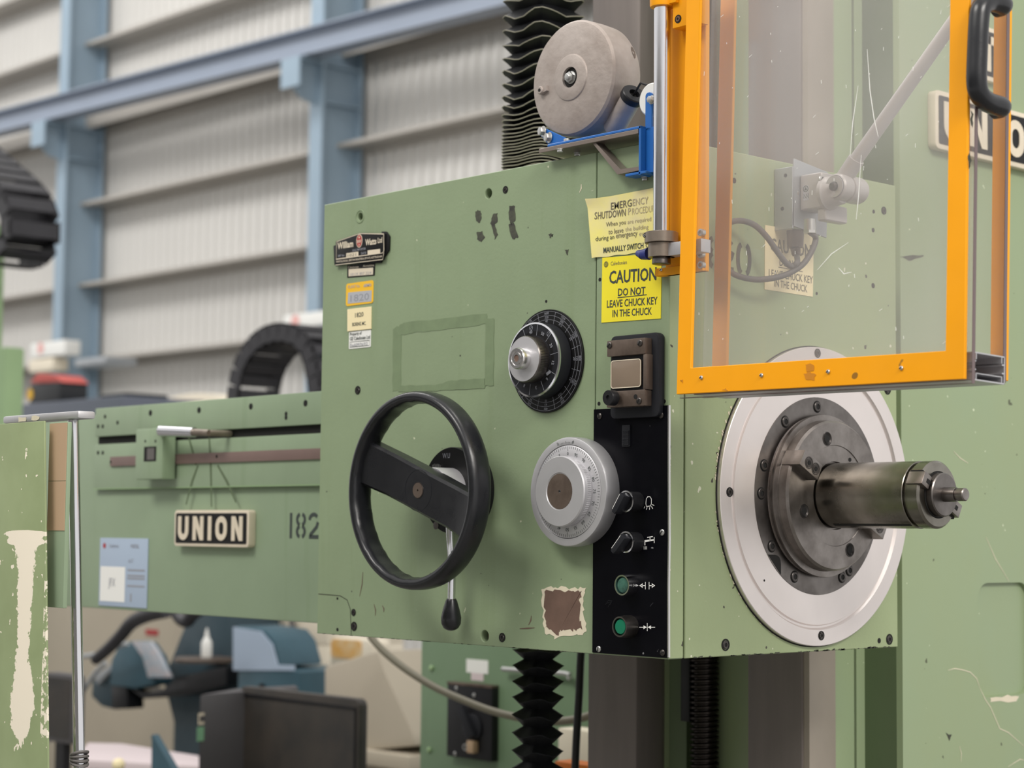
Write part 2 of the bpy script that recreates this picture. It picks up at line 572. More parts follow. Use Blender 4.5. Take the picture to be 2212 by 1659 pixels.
def peel_paint():
    """Olive paint with a long peeled strip: mask from a wobbling centre line, in object coordinates."""
    mt = mat('peeling_olive_paint', (146, 160, 118), .5, var=.10, vscale=8, c2=(134, 148, 106))
    nt = mt.node_tree
    L = nt.links.new
    b = nt.nodes['Principled BSDF']
    old = b.inputs['Base Color'].links[0].from_socket
    tc = nt.nodes.new('ShaderNodeTexCoord')
    sp = nt.nodes.new('ShaderNodeSeparateXYZ')
    L(tc.outputs['Object'], sp.inputs[0])

    def noise(s, det):
        n = nt.nodes.new('ShaderNodeTexNoise')
        n.inputs['Scale'].default_value = s
        n.inputs['Detail'].default_value = det
        n.inputs['Roughness'].default_value = .7
        L(tc.outputs['Object'], n.inputs['Vector'])
        return n.outputs['Fac']

    def mth(op, a, c=None):
        x = nt.nodes.new('ShaderNodeMath')
        x.operation = op
        for i, q in enumerate((a, c)):
            if q is None:
                continue
            if isinstance(q, (int, float)):
                x.inputs[i].default_value = q
            else:
                L(q, x.inputs[i])
        return x.outputs[0]
    z = sp.outputs['Z']
    x = sp.outputs['X']
    wr = nt.nodes.new('ShaderNodeFloatCurve')      # half width of the peeled strip against height
    zz = mth('DIVIDE', mth('SUBTRACT', z, Z0P), Z1P - Z0P)
    L(zz, wr.inputs['Value'])
    c = wr.mapping.curves[0]
    pts = [(0, .0), (.03, .08), (.10, .34), (.26, .42), (.40, .25), (.60, .25), (.80, .30), (.90, .36), (.93, .44), (.95, .72), (.965, .58), (.982, .84), (1, 0)]
    c.points[0].location = pts[0]
    c.points[1].location = pts[-1]
    for p in pts[1:-1]:
        c.points.new(*p)
    wr.mapping.update()
    half = mth('MULTIPLY', wr.outputs[0], .072)
    n1 = mth('ADD', mth('MULTIPLY', mth('SUBTRACT', noise(22, 8), .5), .040), mth('MULTIPLY', mth('SUBTRACT', noise(120, 6), .5), .030))
    d = mth('SUBTRACT', mth('ADD', mth('ABSOLUTE', mth('SUBTRACT', x, XCP)), n1), half)
    m1 = mth('LESS_THAN', d, 0)
    edge = mth('MULTIPLY', mth('GREATER_THAN', x, XEP), mth('GREATER_THAN', noise(70, 6), .52))
    zin = mth('MULTIPLY', mth('GREATER_THAN', zz, .05), mth('LESS_THAN', zz, 1.04))
    edge = mth('MULTIPLY', edge, zin)
    spk = mth('MULTIPLY', mth('GREATER_THAN', noise(42, 3), .665), mth('LESS_THAN', zz, 1.5))
    tot = mth('MAXIMUM', mth('MAXIMUM', m1, edge), spk)
    mx = nt.nodes.new('ShaderNodeMix')
    mx.data_type = 'RGBA'
    L(tot, mx.inputs[0])
    L(old, mx.inputs[6])
    mx.inputs[7].default_value = lin((233, 224, 205))
    L(mx.outputs[2], b.inputs['Base Color'])
    return mt


def socket_screw(pl, u, v, r, h, parent, name='socket_screw', proud=.0, mt='screw'):
    b = MB()
    b.mat(0).ring(pl, u, v, [(r * 1.35, h), (r * 1.35, h + .0006), (r, h + .0006), (r, h)], 20) if not proud else None
    b.mat(1).lathe(pl, u, v, [(r * .92, h - .0002), (r * .92, h + proud + .0002), (r * .8, h + proud + .0012), (r * .46, h + proud + .0012), (r * .42, h + proud + .0002)], 18)
    b.mat(2).prism(pl, circ(u, v, r * .44, 6), h, h + proud + .0006)
    return b.build(name, [M['hole'], M[mt], M['hole']], parent)


def slot_screw(pl, u, v, r, h, parent, ang=.6, mt='zinc', name='slotted_screw'):
    b = MB()
    b.lathe(pl, u, v, [(r, h), (r, h + .0012), (r * .7, h + .0022), (0.0004, h + .0025)], 16)
    ca, sa = math.cos(ang) * r * .8, math.sin(ang) * r * .8
    b.mat(1).line(pl, [(u - ca, v - sa), (u + ca, v + sa)], r * .3, h + .0028, h0=h + .001)
    return b.build(name, [M[mt], M['hole']], parent)


def hole(pl, u, v, r, h, parent, ring=None, name='bolt_hole'):
    b = MB()
    b.prism(pl, circ(u, v, r, 20), h, h + .0003)
    if ring:
        b.mat(1).ring(pl, u, v, [(r * 1.9, h), (r * 1.6, h + .0012), (r * 1.15, h + .0012), (r, h)], 24)
    return b.build(name, [M['hole'], ring or M['hole']], parent)


def hexbolt(p, d, r, ht, parent, name='hex_bolt', mt='zinc'):
    p, d = V(p), V(d).normalized()
    a = d.orthogonal().normalized()
    pl = Pl(p, a, d.cross(a), d)
    b = MB()
    b.lathe(pl, 0, 0, [(r * 1.25, 0), (r * 1.25, ht * .15)], 18)
    b.prism(pl, circ(0, 0, r, 6), ht * .15, ht)
    return b.build(name, M[mt], parent, bevel=r * .08)


def film(pl, poly, h, name, mt, parent, label=None):
    return MB().flat(pl, poly, h).build(name, M[mt], parent, smooth=0, label=label)


def pxs(pl, pts, h=0):
    return [pl.px(x, y, h) for x, y in pts]


def spline(pts, n=8):
    """Catmull-Rom through points"""
    pts = [V(p) for p in pts]
    out = []
    for i in range(len(pts) - 1):
        p0, p1, p2, p3 = pts[max(i - 1, 0)], pts[i], pts[i + 1], pts[min(i + 2, len(pts) - 1)]
        for k in range(n):
            t = k / n
            out.append(.5 * ((2 * p1) + (p2 - p0) * t + (2 * p0 - 5 * p1 + 4 * p2 - p3) * t * t + (3 * p1 - p0 - 3 * p2 + p3) * t ** 3))
    out.append(pts[-1])
    return out


# ------------------------------------------------------------------ the hall
FZ = -1.32
MB().box((-32, -4, FZ - .1), (4, 10.3, FZ)).build('floor', M['floor'], kind='structure', smooth=0)
WY = 10.0
pw = FP(WY)
prof, x, k = [], -28.0, 0
while x < -5.5:                                   # trapezoidal ribs of the sheet cladding
    prof += [(x, 0), (x + .09, 0), (x + .105, .028), (x + .145, .028), (x + .16, 0)]
    x += .16
b = MB()
n = len(prof)
b.add([pw.pt(u, FZ, h) for u, h in prof] + [pw.pt(u, 9.0, h) for u, h in prof], [(i, i + 1, n + i + 1, n + i) for i in range(n - 1)])
b.box((-28, WY + .02, FZ), (-5.5, WY + .1, 9.0))
b.build('wall_back', M['clad'], kind='structure', smooth=0)
MB().box((-16, -6.8, FZ), (9, -6.6, 2.6)).build('wall_unseen', M['wallgrey'], kind='structure', smooth=0)  # unseen wall added to darken reflections and dim the headstock front
pg = FP(WY - .25)
gy = [(-60, .04), (100, .04), (266, .16), (442, .04), (616, .04), (779, .04)]
for i, (y, hh) in enumerate(gy):
    z = pg.px(190, y)[1]
    g = MB()
    dp = .30 if hh < .1 else .26
    g.box((-28, WY - dp, z + hh / 2 - .03), (-5.5, WY - .01, z + hh / 2))
    g.box((-28, WY - dp - .02, z - hh / 2), (-5.5, WY - dp, z + hh / 2))
    g.box((-28, WY - .05, z - hh / 2 - .05), (-5.5, WY - .01, z + hh / 2 - .03))
    g.build('trim_%d' % (i + 1), M['girt'], kind='structure', smooth=0)
pcf = FP(9.42)
beam = FP(9.16)
cols = []
for (xa, xb, lab) in ((119, 138, 'pale blue steel roof column at the far left of the wall'),
                      (664, 691, 'pale blue steel roof column just left of the green headstock')):
    ua, ub = pcf.px(xa, 500)[0], pcf.px(xb, 500)[0]
    uc = (ua + ub) / 2
    c = thing('steel_column', lab, 'column', (uc, 9.7, FZ), 'roof columns along the back wall')
    MB().box((ua, 9.42, FZ), (ub, 9.45, 9)).build('flange', M['steelblue'], c)
    MB().box((uc - .01, 9.45, FZ), (uc + .01, 9.92, 9)).build('web', M['steelblue'], c)
    MB().box((ua, 9.90, FZ), (ub, 9.93, 9)).build('flange', M['steelblue'], c)
    zb = beam.px(xa, 252 if xa < 300 else 115)[1]
    zt = zb - .02
    q = SP(uc)
    poly = [(9.42, zt), (9.12, zt), (9.12, zt - .28), (9.24, zt - .38), (9.42, zt - .42)]
    br = MB().prism(q, poly, -.012, .012)
    br.box((ua - .05, 9.12, zt - .02), (ub + .05, 9.419, zt))
    br.box((ua - .05, 9.10, zt - .29), (ub + .05, 9.12, zt))
    br.build('corbel', M['steelblue'], c, smooth=0)
    for dz in (-.02, -.40):
        MB().box((ua + .005, 9.45, zt + dz), (ub - .005, 9.90, zt + dz + .02)).build('stiffener', M['steelblue'], c, smooth=0)
    cols.append(zb)
z0 = cols[0]
z1 = cols[1]
hB = .27
b = MB()


def sl(x, dz):
    t = (x - pcf.px(128, 500)[0]) / (pcf.px(678, 500)[0] - pcf.px(128, 500)[0])
    return z0 + (z1 - z0) * t + dz


def runbox(y0, y1, d0, d1):
    xa, xb = -27.0, -5.5
    b.hull8([(xa, y0, sl(xa, d0)), (xb, y0, sl(xb, d0)), (xb, y1, sl(xb, d0)), (xa, y1, sl(xa, d0)),
             (xa, y0, sl(xa, d1)), (xb, y0, sl(xb, d1)), (xb, y1, sl(xb, d1)), (xa, y1, sl(xa, d1))])


runbox(9.16, 9.38, 0, .02)
runbox(9.255, 9.285, .02, hB - .02)
runbox(9.16, 9.38, hB - .02, hB)
tag(b.build('crane_beam', M['beamblue'], smooth=0), 'long blue grey crane runway beam sloping across the back wall', 'beam')

# ------------------------------------------------------------------ machine column
YW = .52
pW = FP(YW)
xa, xb_, xc, xd = (pW.px(q, 1500)[0] for q in (1270, 1375, 1615, 1745))
pR = SP(xd)
yA, yB = pR.px(1805, 1500)[0], pR.px(1868, 1500)[0]
XC = FP(yB).px(1950, 1500)[0]
pC = SP(XC)
col = thing('machine_column', 'tall light green machine column behind the headstock with grey guide ways', 'machine', ((xa + XC) / 2, 1.0, FZ))
ZT = 1.75
MB().box((xa, YW, FZ), (xb_, YW + .10, ZT)).build('guide_way', M['way'], col, bevel=.003)
MB().box((xc, YW, FZ), (xd - .012, YW + .10, ZT)).build('guide_way', M['way'], col, bevel=.003)
MB().box((xd - .012, YW + .004, FZ), (xd, yA, ZT)).build('way_edge', M['waylight'], col, smooth=0)
b = MB().box((xa + .012, YW + .10, FZ), (xd - .012, YW + .24, ZT))
b.build('way_bed', M['greendark'], col, smooth=0)
MB().box((xb_ + .03, YW + .05, FZ), (xb_ + .07, YW + .10, ZT)).build('gib_strip', M['greendark'], col, smooth=0)
MB().box((xa + .03, yA, FZ), (xd, yB - .028, ZT)).build('shoulder', M['greencol'], col, smooth=0)
MB().box((xa + .03, yB - .022, FZ), (xd, yB, ZT)).build('shoulder', M['greencol'], col, smooth=0)
MB().box((xa + .2, yB, FZ), (XC - .012, yB + 1.1, ZT)).build('body', M['greendark'], col, smooth=0)  # front-facing wall: its shade is put into the darker green
o1 = pxs(pC, [(1950, 1300)])[0]
cov = [pC.px(2112, 1500), pC.px(2205, 1256)]
u0, v0 = pC.px(2114, 1508)
u1, v1 = pC.px(2206, 1258)
u1 = u0 + .155
win = rrect(u0, v0, u1, v1, .028, 6)
MB().prism(pC, [(yB, FZ), (yB + 1.1, FZ), (yB + 1.1, ZT), (yB, ZT)], -.012, 0, [win]).build('side_plate', M['greencol'], col, smooth=0)
MB().flat(pC, win, -.0085).build('cover_plate', M['greencol'], col, smooth=0)
# scratches and scuffs on the painted side of the column
for i, pts in enumerate(([(2048, 1448), (2062, 1444), (2080, 1447), (2096, 1452), (2110, 1466), (2116, 1484)],
                         [(2116, 1484), (2128, 1510), (2140, 1528), (2160, 1574), (2178, 1582), (2212, 1612)],
                         [(2178, 1656), (2204, 1640), (2212, 1642)], [(2130, 1160), (2150, 1206), (2180, 1256)],
                         [(2060, 975), (2075, 990), (2092, 1001)], [(2073, 1612), (2077, 1628), (2076, 1646)])):
    MB().line(pC, pxs(pC, pts, .0004), [.0006] + [.0014] * (len(pts) - 2) + [.0006], .0004).build('scratch', M['chip'], col, smooth=0)
MB().flat(pC, ragged(pxs(pC, [(2138, 1508), (2178, 1502), (2200, 1504), (2196, 1516), (2140, 1514)], .0004), .002, 3, 3), .0004).build('paint_chip', M['chip'], col, smooth=0)
for i, pl_ in enumerate(([(1942, 556), (1962, 551), (1996, 552), (1990, 558), (1965, 562)], [(2044, 1584), (2056, 1588), (2050, 1598)], [(1768, 520), (1772, 524), (1768, 528)])):
    MB().flat(pC, ragged(pxs(pC, pl_, .0004), .002, 3, i), .0004).build('paint_scuff', M['smudge'], col, smooth=0)


def union_plate(pl, q0, q1, ht, label, letters, thick=.012):
    """Raised nameplate: q0,q1 lower corners (u,v)"""
    u0, v0 = q0
    u1 = q1[0]
    t = thing('nameplate', label, 'sign', pl.pt(u0, v0, 0))
    r = ht * .10
    MB().prism(pl, rrect(u0, v0, u1, v0 + ht, r, 4), .0, thick).build('backing', M['platecream'], t, bevel=.0015)
    e = ht * .085
    MB().flat(pl, rrect(u0 + e, v0 + e, u1 - e, v0 + ht - e, r * .4, 3), thick + .0006).build('black_field', M['plateblack'], t, smooth=0)
    L = ht * .66
    W_ = u1 - u0 - 2 * e
    for ch, a, b_ in letters:
        ua, ub = u0 + e + W_ * a, u0 + e + W_ * b_
        sw = ht * .155
        c0, c1 = v0 + ht * .17, v0 + ht * .83
        g = MB()
        hh = thick + .002
        if ch == 'U':
            R = (ub - ua - sw) / 2
            cx = (ua + ub) / 2
            p = [(ua + sw / 2, c1)] + [(cx - R * math.cos(PI * i / 10), c0 + sw / 2 + R - R * math.sin(PI * i / 10)) for i in range(11)] + [(ub - sw / 2, c1)]
            g.line(pl, p, sw, hh, h0=thick)
        elif ch == 'N':
            g.pbox(pl, ua, c0, ua + sw, c1, thick, hh)
            g.pbox(pl, ub - sw, c0, ub, c1, thick, hh)
            g.prism(pl, [(ua, c1), (ub - sw * 1.05, c0), (ub, c0), (ua + sw * 1.05, c1)], thick, hh - .0002)
        elif ch == 'O':
            R = (ub - ua - sw) / 2
            cx = (ua + ub) / 2
            p = [(cx + R * math.cos(PI * i / 10), c1 - sw / 2 - R + R * math.sin(PI * i / 10)) for i in range(11)] + [(cx - R * math.cos(PI * i / 10), c0 + sw / 2 + R - R * math.sin(PI * i / 10)) for i in range(11)]
            g.line(pl, p, sw, hh, closed=True, h0=thick)
        elif ch == 'I':
            g.pbox(pl, (ua + ub) / 2 - sw / 2, c0, (ua + ub) / 2 + sw / 2, c1, thick, hh)
        elif ch == 'T':
            g.pbox(pl, (ua + ub) / 2 - sw / 2, c0, (ua + ub) / 2 + sw / 2, c1, thick, hh)
            g.pbox(pl, ua, c1 - sw, ub, c1, thick, hh)
        g.build('letter', M['platecream'], t, smooth=0)
    return t


UN = [('U', .04, .19), ('N', .255, .405), ('I', .46, .53), ('O', .58, .735), ('N', .80, .95)]
a0, a1 = pC.px(2004, 322), pC.px(2262, 378)
a2 = pC.px(2004, 196)
union_plate(pC, a0, a1, a2[1] - a0[1], 'large black nameplate with cream capitals on the column behind the guard', UN, .016)
a0, a2 = pC.px(2092, 168), pC.px(2092, 52)
a1 = pC.px(2150, 178)
union_plate(pC, a0, a1, a2[1] - a0[1], 'small black nameplate with a cream T just above the larger column plate', [('T', .18, .82)], .012)

# lead screw between the ways
YL = .565
uL, vL = FP(YL).px(1522, 1550)
t = thing('lead_screw', 'dark threaded lead screw standing in the recess under the headstock', 'screw', (uL, YL, FZ))
MB().cyl((uL, YL, FZ), (uL, YL, ZT), .0185, seg=20).build('core', M['screwthread'], t)
pts = []
zz0, pitch = -.36, .0088
vs, fs, seg = [], [], 18
turns = 44
for i in range(turns * seg + 1):
    a = 2 * PI * i / seg
    z = zz0 + pitch * i / seg
    for r, dz in ((.018, -.0036), (.0245, -.0015), (.0245, .0015), (.018, .0036)):
        vs.append((uL + r * math.cos(a), YL + r * math.sin(a), z + dz))
for i in range(turns * seg):
    for k in range(3):
        fs.append((i * 4 + k, (i + 1) * 4 + k, (i + 1) * 4 + k + 1, i * 4 + k + 1))
MB().add(vs, fs).build('thread', M['screwthread'], t)
q0, q1 = FP(.55).px(1483, 1560), FP(.55).px(1465, 1432)
MB().box((q1[0], .556, q0[1]), (uL - .026, .575, q1[1] + .2)).build('guide_shoe', M['black'], t, bevel=.002)

# ------------------------------------------------------------------ bellows


def bellows(label, cx, cy, zs, ro, ri, wob, nm='bellows', lean=0):
    """square folded cloth cover, one corner to the viewer; zs = heights of outer folds"""
    t = thing(nm, label, 'bellows', (cx, cy, zs[0]))
    rnd = random.Random(int(ro * 1000))
    seg = 32

    def rad(a, s):
        c, d = abs(math.cos(a)), abs(math.sin(a))
        return s / (c ** 5 + d ** 5) ** (1 / 5)
    vs, fs, edges = [], [], []
    rows = []
    for i, z in enumerate(zs):
        gap = (zs[min(i + 1, len(zs) - 1)] - z) or .01
        js = [rnd.uniform(-1, 1) for _ in range(4)]
        ring = []
        for k in range(seg):
            a = 2 * PI * k / seg
            wv = wob * min(1, gap / .02) * (math.cos(4 * a - PI) * .9 + .35 * js[k * 4 // seg] * math.sin(8 * a) + .3 * js[0] * math.sin(a))
            ring.append((cx + rad(a, ro) * math.cos(a), cy + rad(a, ro) * math.sin(a), z + wv))
        edges.append(ring)
        rows.append(ring)
        rows.append([(cx + rad(a, ri) * math.cos(a), cy + rad(a, ri) * math.sin(a), z + gap / 2) for a in (2 * PI * k / seg for k in range(seg))])
    for r in rows:
        vs += r
    for j in range(len(rows) - 1):
        fs += [(j * seg + k, j * seg + (k + 1) % seg, (j + 1) * seg + (k + 1) % seg, (j + 1) * seg + k) for k in range(seg)]
    MB().add(vs, fs).build('folded_cover', M['rubber'], t, smooth=20)
    for r in edges:
        MB().tube(r + [r[0]], .0009 if ri > .04 else .0006, 5).build('fold_piping', M['bellowedge'] if ri > .04 else M['gasket'], t)
    return t


pB = FP(.30)
uB, vB = pB.px(1162, 1500)
zs = [pB.px(1162, y)[1] for y in (1700, 1664, 1626, 1588, 1549, 1510, 1476, 1442, 1406)]
bellows('narrow black folded bellows hanging below the green headstock', uB, .30, zs, .0345, .0195, .004)
uB, vB = pB.px(1172, 250)
ys = [400, 392, 384, 377, 371, 364, 357, 351, 345, 338, 331, 325, 318, 311, 303, 295, 286, 277, 266, 254, 238, 217, 190, 162, 134, 106, 76, 44, 10, -24, -60]
bellows('wide black folded bellows rising behind the silver drum', uB, .30, [pB.px(1172, y)[1] for y in ys], .0555, .034 + .008, .0055)

# ------------------------------------------------------------------ tail housing (spindle arm to the left)
YA = .16
pA = FP(YA)
xe = -.773
xl = pA.px(60, 1300)[0]
za, zb_ = pA.px(400, 1327)[1], pA.px(400, 868)[1]
tail = thing('tail_housing', 'long green spindle tail housing reaching left from the headstock', 'machine', ((xl + xe) / 2, .31, za))
hc = .010
ux = pA.px(204, 960, hc)[0]
zs0 = pA.px(204, 1058, hc)[1]
zs1 = pA.px(690, 1046, hc)[1]
zt = (pA.px(205, 880, hc)[1] + pA.px(688, 848, hc)[1]) / 2
MB().box((xl, YA, za), (xe, .46, zt - .012)).build('body', M['greenarm'], tail, bevel=.004)


def zl(x, ya, yb, h=hc):                           # height on the housing of a photo line given at its two ends
    A, B = pA.px(205, ya, h), pA.px(688, yb, h)
    return (A[1] + B[1]) / 2


zs = zl(0, 1058, 1046)
s1, s0 = zl(0, 942, 918), zl(0, 959, 937)
MB().pbox(pA, ux, s1, xe, zt, 0, hc).build('cover_plate', M['greenarm'], tail, bevel=.002)
MB().pbox(pA, ux, zs, xe, s0, 0, hc).build('cover_plate', M['greenarm'], tail, bevel=.002)
MB().pbox(pA, ux, s0, xe, s1, 0, .0006).build('slot', M['hole'], tail, smooth=0)
k0 = pA.px(237, 1000, hc + .004)[0]
c0, c1 = zl(0, 1010, 991), zl(0, 989, 968)
MB().pbox(pA, k0, c0, xe, c1, hc, hc + .004).build('scale_strip', M['scale'], tail, bevel=.001)
for x, y in ((227, 900), (325, 892), (430, 886), (542, 878), (660, 871), (212, 921), (222, 921), (254, 913), (212, 978), (222, 978), (618, 894), (618, 902)):
    u, v = pA.px(x, y, hc)
    hole(pA, u, v, .0042 if y > 885 and x < 260 or x == 618 else .006, hc, tail, name='cap_screw')
for x, y in ((239, 998), (468, 986)):
    u, v = pA.px(x, y, hc + .004)
    hole(pA, u, v, .003, hc + .004, tail, name='rivet')
# measuring slide with its clamp handle
h1 = .045
b0, b1 = pA.px(291, 1036, h1), pA.px(352, 924, h1)
MB().pbox(pA, b0[0], b0[1], b1[0], b1[1], hc + .005, h1).build('slide_block', M['greenarm'], tail, bevel=.003)
w0, w1 = pA.px(311, 997, h1), pA.px(338, 964, h1)
MB().mat(0).pbox(pA, w0[0], w0[1], w1[0], w1[1], h1, h1 + .0006).mat(1).pbox(pA, w0[0] + .012, w0[1] + .003, w1[0] - .006, w1[1] - .003, h1 + .0006, h1 + .0012).build('reading_window', [M['hole'], M['cable']], tail, smooth=0)
for x in (314, 336):
    u, v = pA.px(x, 953, h1)
    hole(pA, u, v, .0028, h1, tail, name='rivet')
hb = MB()
p0, p1, p2 = (V(pA.pt(*pA.px(*q, .05), .05)) for q in ((348, 931), (420, 934), (452, 935)))
hb.mat(1).cyl(p0 - (p1 - p0) * .06, p0, .006, seg=14)
hb.mat(0).cyl(p0, p1, .0105, .0095, seg=16)
hb.mat(1).cyl(p1, p2, .007, .006, seg=14)
hb.mat(1).tube([p2, p2 + V((.004, .03, 0)), p2 + V((.004, .045, 0))], .006, 12)
hb.build('clamp_handle', [M['rod'], M['clampsteel']], tail, label='silver clamp handle')
a0, a1 = pA.px(391, 1180), pA.px(552, 1180)
a2 = pA.px(391, 1102)
zu = pA.px(470, 1181)[1]
union_plate(pA, (a0[0], zu), (a1[0], zu), pA.px(470, 1102)[1] - zu, 'black nameplate with cream capitals on the green tail housing', UN, .016)


def stencil(pl, parent, ch, x0, x1, y0, y1, h=.0005, mt='ink', wd=None):
    (u0, v1), (u1, _), (_, v0) = pl.px(x0, y0, h), pl.px(x1, (y0 + y1) / 2, h), pl.px((x0 + x1) / 2, y1, h)
    W_, H_ = u1 - u0, v1 - v0
    sw = wd or H_ * .15
    b = MB()
    P = lambda a, c: (u0 + a * W_, v0 + c * H_)
    if ch == '1':
        b.line(pl, [P(.5, 0), P(.5, 1)], sw, h)
    if ch == '8':
        for cy in (.27, .74):
            for sg in (0, 1):
                b.line(pl, [P(.5 + .40 * math.cos(a), cy + .22 * math.sin(a)) for a in [(sg * PI - PI / 2 + .35) + (PI - .7) * i / 10 for i in range(11)]], sw, h)
    if ch == '0':
        for sg in (0, 1):
            b.line(pl, [P(.5 + .42 * math.copysign(abs(math.cos(a)) ** .6, math.cos(a)), .5 + .46 * math.sin(a)) for a in [(sg * PI - PI / 2 + .25) + (PI - .5) * i / 12 for i in range(13)]], sw, h)
    if ch == '2':
        b.line(pl, [P(.5 - .42 * math.cos(PI * i / 10), .72 + .22 * math.sin(PI * i / 10)) for i in range(9)], sw, h)
        b.line(pl, [P(.93, .64), P(.80, .45), P(.35, .22), P(.14, .12)], sw, h)
        b.line(pl, [P(.05, .06), P(1, .06)], sw, h)
    b.build('stencil_numeral', M[mt], parent, smooth=0)


for ch, x0, x1 in (('1', 621, 636), ('8', 640, 660), ('2', 667, 688), ('0', 694, 716)):
    stencil(pA, tail, ch, x0, x1, 1108, 1163)
MB().line(pA, [(ux, zs), (xe, zs)], .0016, .0108, h0=.0098).build('pale_seam_edge', M['greenbg'], tail, smooth=0)  # paler strip along the lower edge of the cover plate
# oil stains on the paint below the handle
for pts in ([(428, 1005), (415, 1040), (402, 1090)], [(452, 945), (455, 1000), (457, 1095)], [(470, 1005), (490, 1040), (510, 1085)], [(408, 945), (424, 1004)]):
    MB().line(pA, pxs(pA, pts, hc + .0003 if pts[-1][1] < 1010 else .0103), [.004, .006, .004][:len(pts)], .0105).build('oil_streak', M['greendark'], tail, smooth=0)
# document card
q = [pA.px(*p) for p in ((215, 1309), (318, 1313), (322, 1164), (218, 1161))]
u0, u1 = (q[0][0] + q[3][0]) / 2, (q[1][0] + q[2][0]) / 2
v0, v1 = (q[0][1] + q[1][1]) / 2, (q[2][1] + q[3][1]) / 2
t = thing('document_card', 'blue grey document card with white inset stuck on the green tail housing', 'card', pA.pt(u0, v0, 0))
MB().pbox(pA, u0, v0, u1, v1, .0002, .0022).build('card', M['paperblue'], t, bevel=.0006)
P = lambda a, c: (u0 + (u1 - u0) * a, v0 + (v1 - v0) * c)
MB().flat(pA, [P(.03, .07), P(.55, .07), P(.55, .58), P(.03, .58)], .0026).build('white_inset', M['white'], t, smooth=0)
b = MB()
for c in (.54, .46, .42, .31):
    b.line(pA, [P(.60, c), P(.95, c)], .0035, .0026)
b.line(pA, [P(.68, .08), P(.68, .20)], .005, .0026)
b.text(pA, 'PORTAL', P(.74, .885), .030, .008, .0026, .02)
b.text(pA, 'A17', P(.66, .67), .018, .008, .0026)
b.text(pA, 'Caledonian', P(.30, .885), .036, .007, .0026)
b.build('print', M['greyprint'], t, smooth=0)
MB().flat(pA, circ(*P(.10, .885), .0055, 14), .0026).build('logo', M['red'], t, smooth=0)
MB().text(pA, 'JFX', P(.28, .33), .026, .022, .003).build('handwriting', M['greyprint'], t, smooth=0)

# ------------------------------------------------------------------ headstock
HW, HD, HH = .7729, .5079, .7016
hs = thing('headstock', 'big green headstock casing of a boring machine with handwheel and dials', 'machine', (-.38, .25, 0))
us = PF.px(1287, 600)[0]
MB().box((-HW + .004, .033, .004), (-.004, HD - .001, HH - .003)).build('casing', M['greenlit'], hs, smooth=0)
hp = []
for x, y, r in ((778, 468, .0062), (1055, 418, .0075), (1047, 1374, .0085)):
    u, v = PF.px(x, y)
    hp.append((u, v, r))
b = MB()
b.prism(PF, [(-HW, 0), (us - .0007, 0), (us - .0007, HH), (-HW, HH)], -.030, 0, [circ(u, v, r, 20) for u, v, r in hp])
b.build('cover_panel', M['green'], hs, bevel=.0008, seg=1)
MB().box((us + .0007, 0, 0), (0, .030, HH)).build('corner_cover', [M['green'], M['greenlit']], hs, bevel=.0012, seg=1)
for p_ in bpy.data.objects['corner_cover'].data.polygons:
    p_.material_index = 1 if p_.normal.x > .9 else 0  # right-facing faces take the lighter, lit-side green
for u, v, r in hp:
    MB().lathe(PF, u, v, [(r * 1.05, -.029), (r * 1.05, -.031)], 20).build('bolt_hole', M['hole'], hs)
MB().ring(PF, hp[0][0], hp[0][1], [(.0115, 0), (.0105, .0008), (.0095, .0008), (.009, 0)], 28).build('paint_ridge', M['tape'], hs)
MB().lathe(PF, hp[2][0], hp[2][1], [(.0062, -.029), (.0062, -.012), (.003, -.012), (.003, -.016)], 16).build('cap_screw', M['primer'], hs)
# right-hand side: separate plate with the seam behind the corner cover
MB().prism(PS, [(.033, 0), (HD, 0), (HD, HH), (.033, HH)], -.004, 0).build('side_plate', M['greenlit'], hs, bevel=.001, seg=1)
for x, y, r in ((773, 843, .0052), (1092, 410, .0042), (764, 1323, .0042), (765, 1353, .0055), (1085, 1377, .0050)):
    u, v = PF.px(x, y)
    socket_screw(PF, u, v, r, 0, hs)
for x, y, r in ((1180, 651, .0022), (1296, 604, .0026), (1294, 872, .0028), (1435, 867, .0028), (729, 1293, .0022), (729, 1360, .0028), (1193, 510, .0012)):
    u, v = PF.px(x, y)
    hole(PF, u, v, r, 0, hs, name='small_hole')
for x, y, r in ((1567, 1393, .0062), (1921, 1381, .0060), (1917, 841, .0060), (1909, 455, .0046)):
    u, v = PS.px(x, y)
    socket_screw(PS, u, v, r, 0, hs)
for x, y, r in ((1887, 457, .0030), (1886, 497, .0034), (1886, 617, .0040), (1764, 634, .0024), (1586, 390, .0040), (1899, 1384, .004)):
    u, v = PS.px(x, y)
    hole(PS, u, v, r, 0, hs, name='small_hole')
# lower left access cover outline
MB().line(PF, pxs(PF, [(688, 1283), (735, 1287), (750, 1296), (757, 1316), (759, 1371)]), .0012, .0003).build('cover_seam', M['seam'], hs, smooth=0)
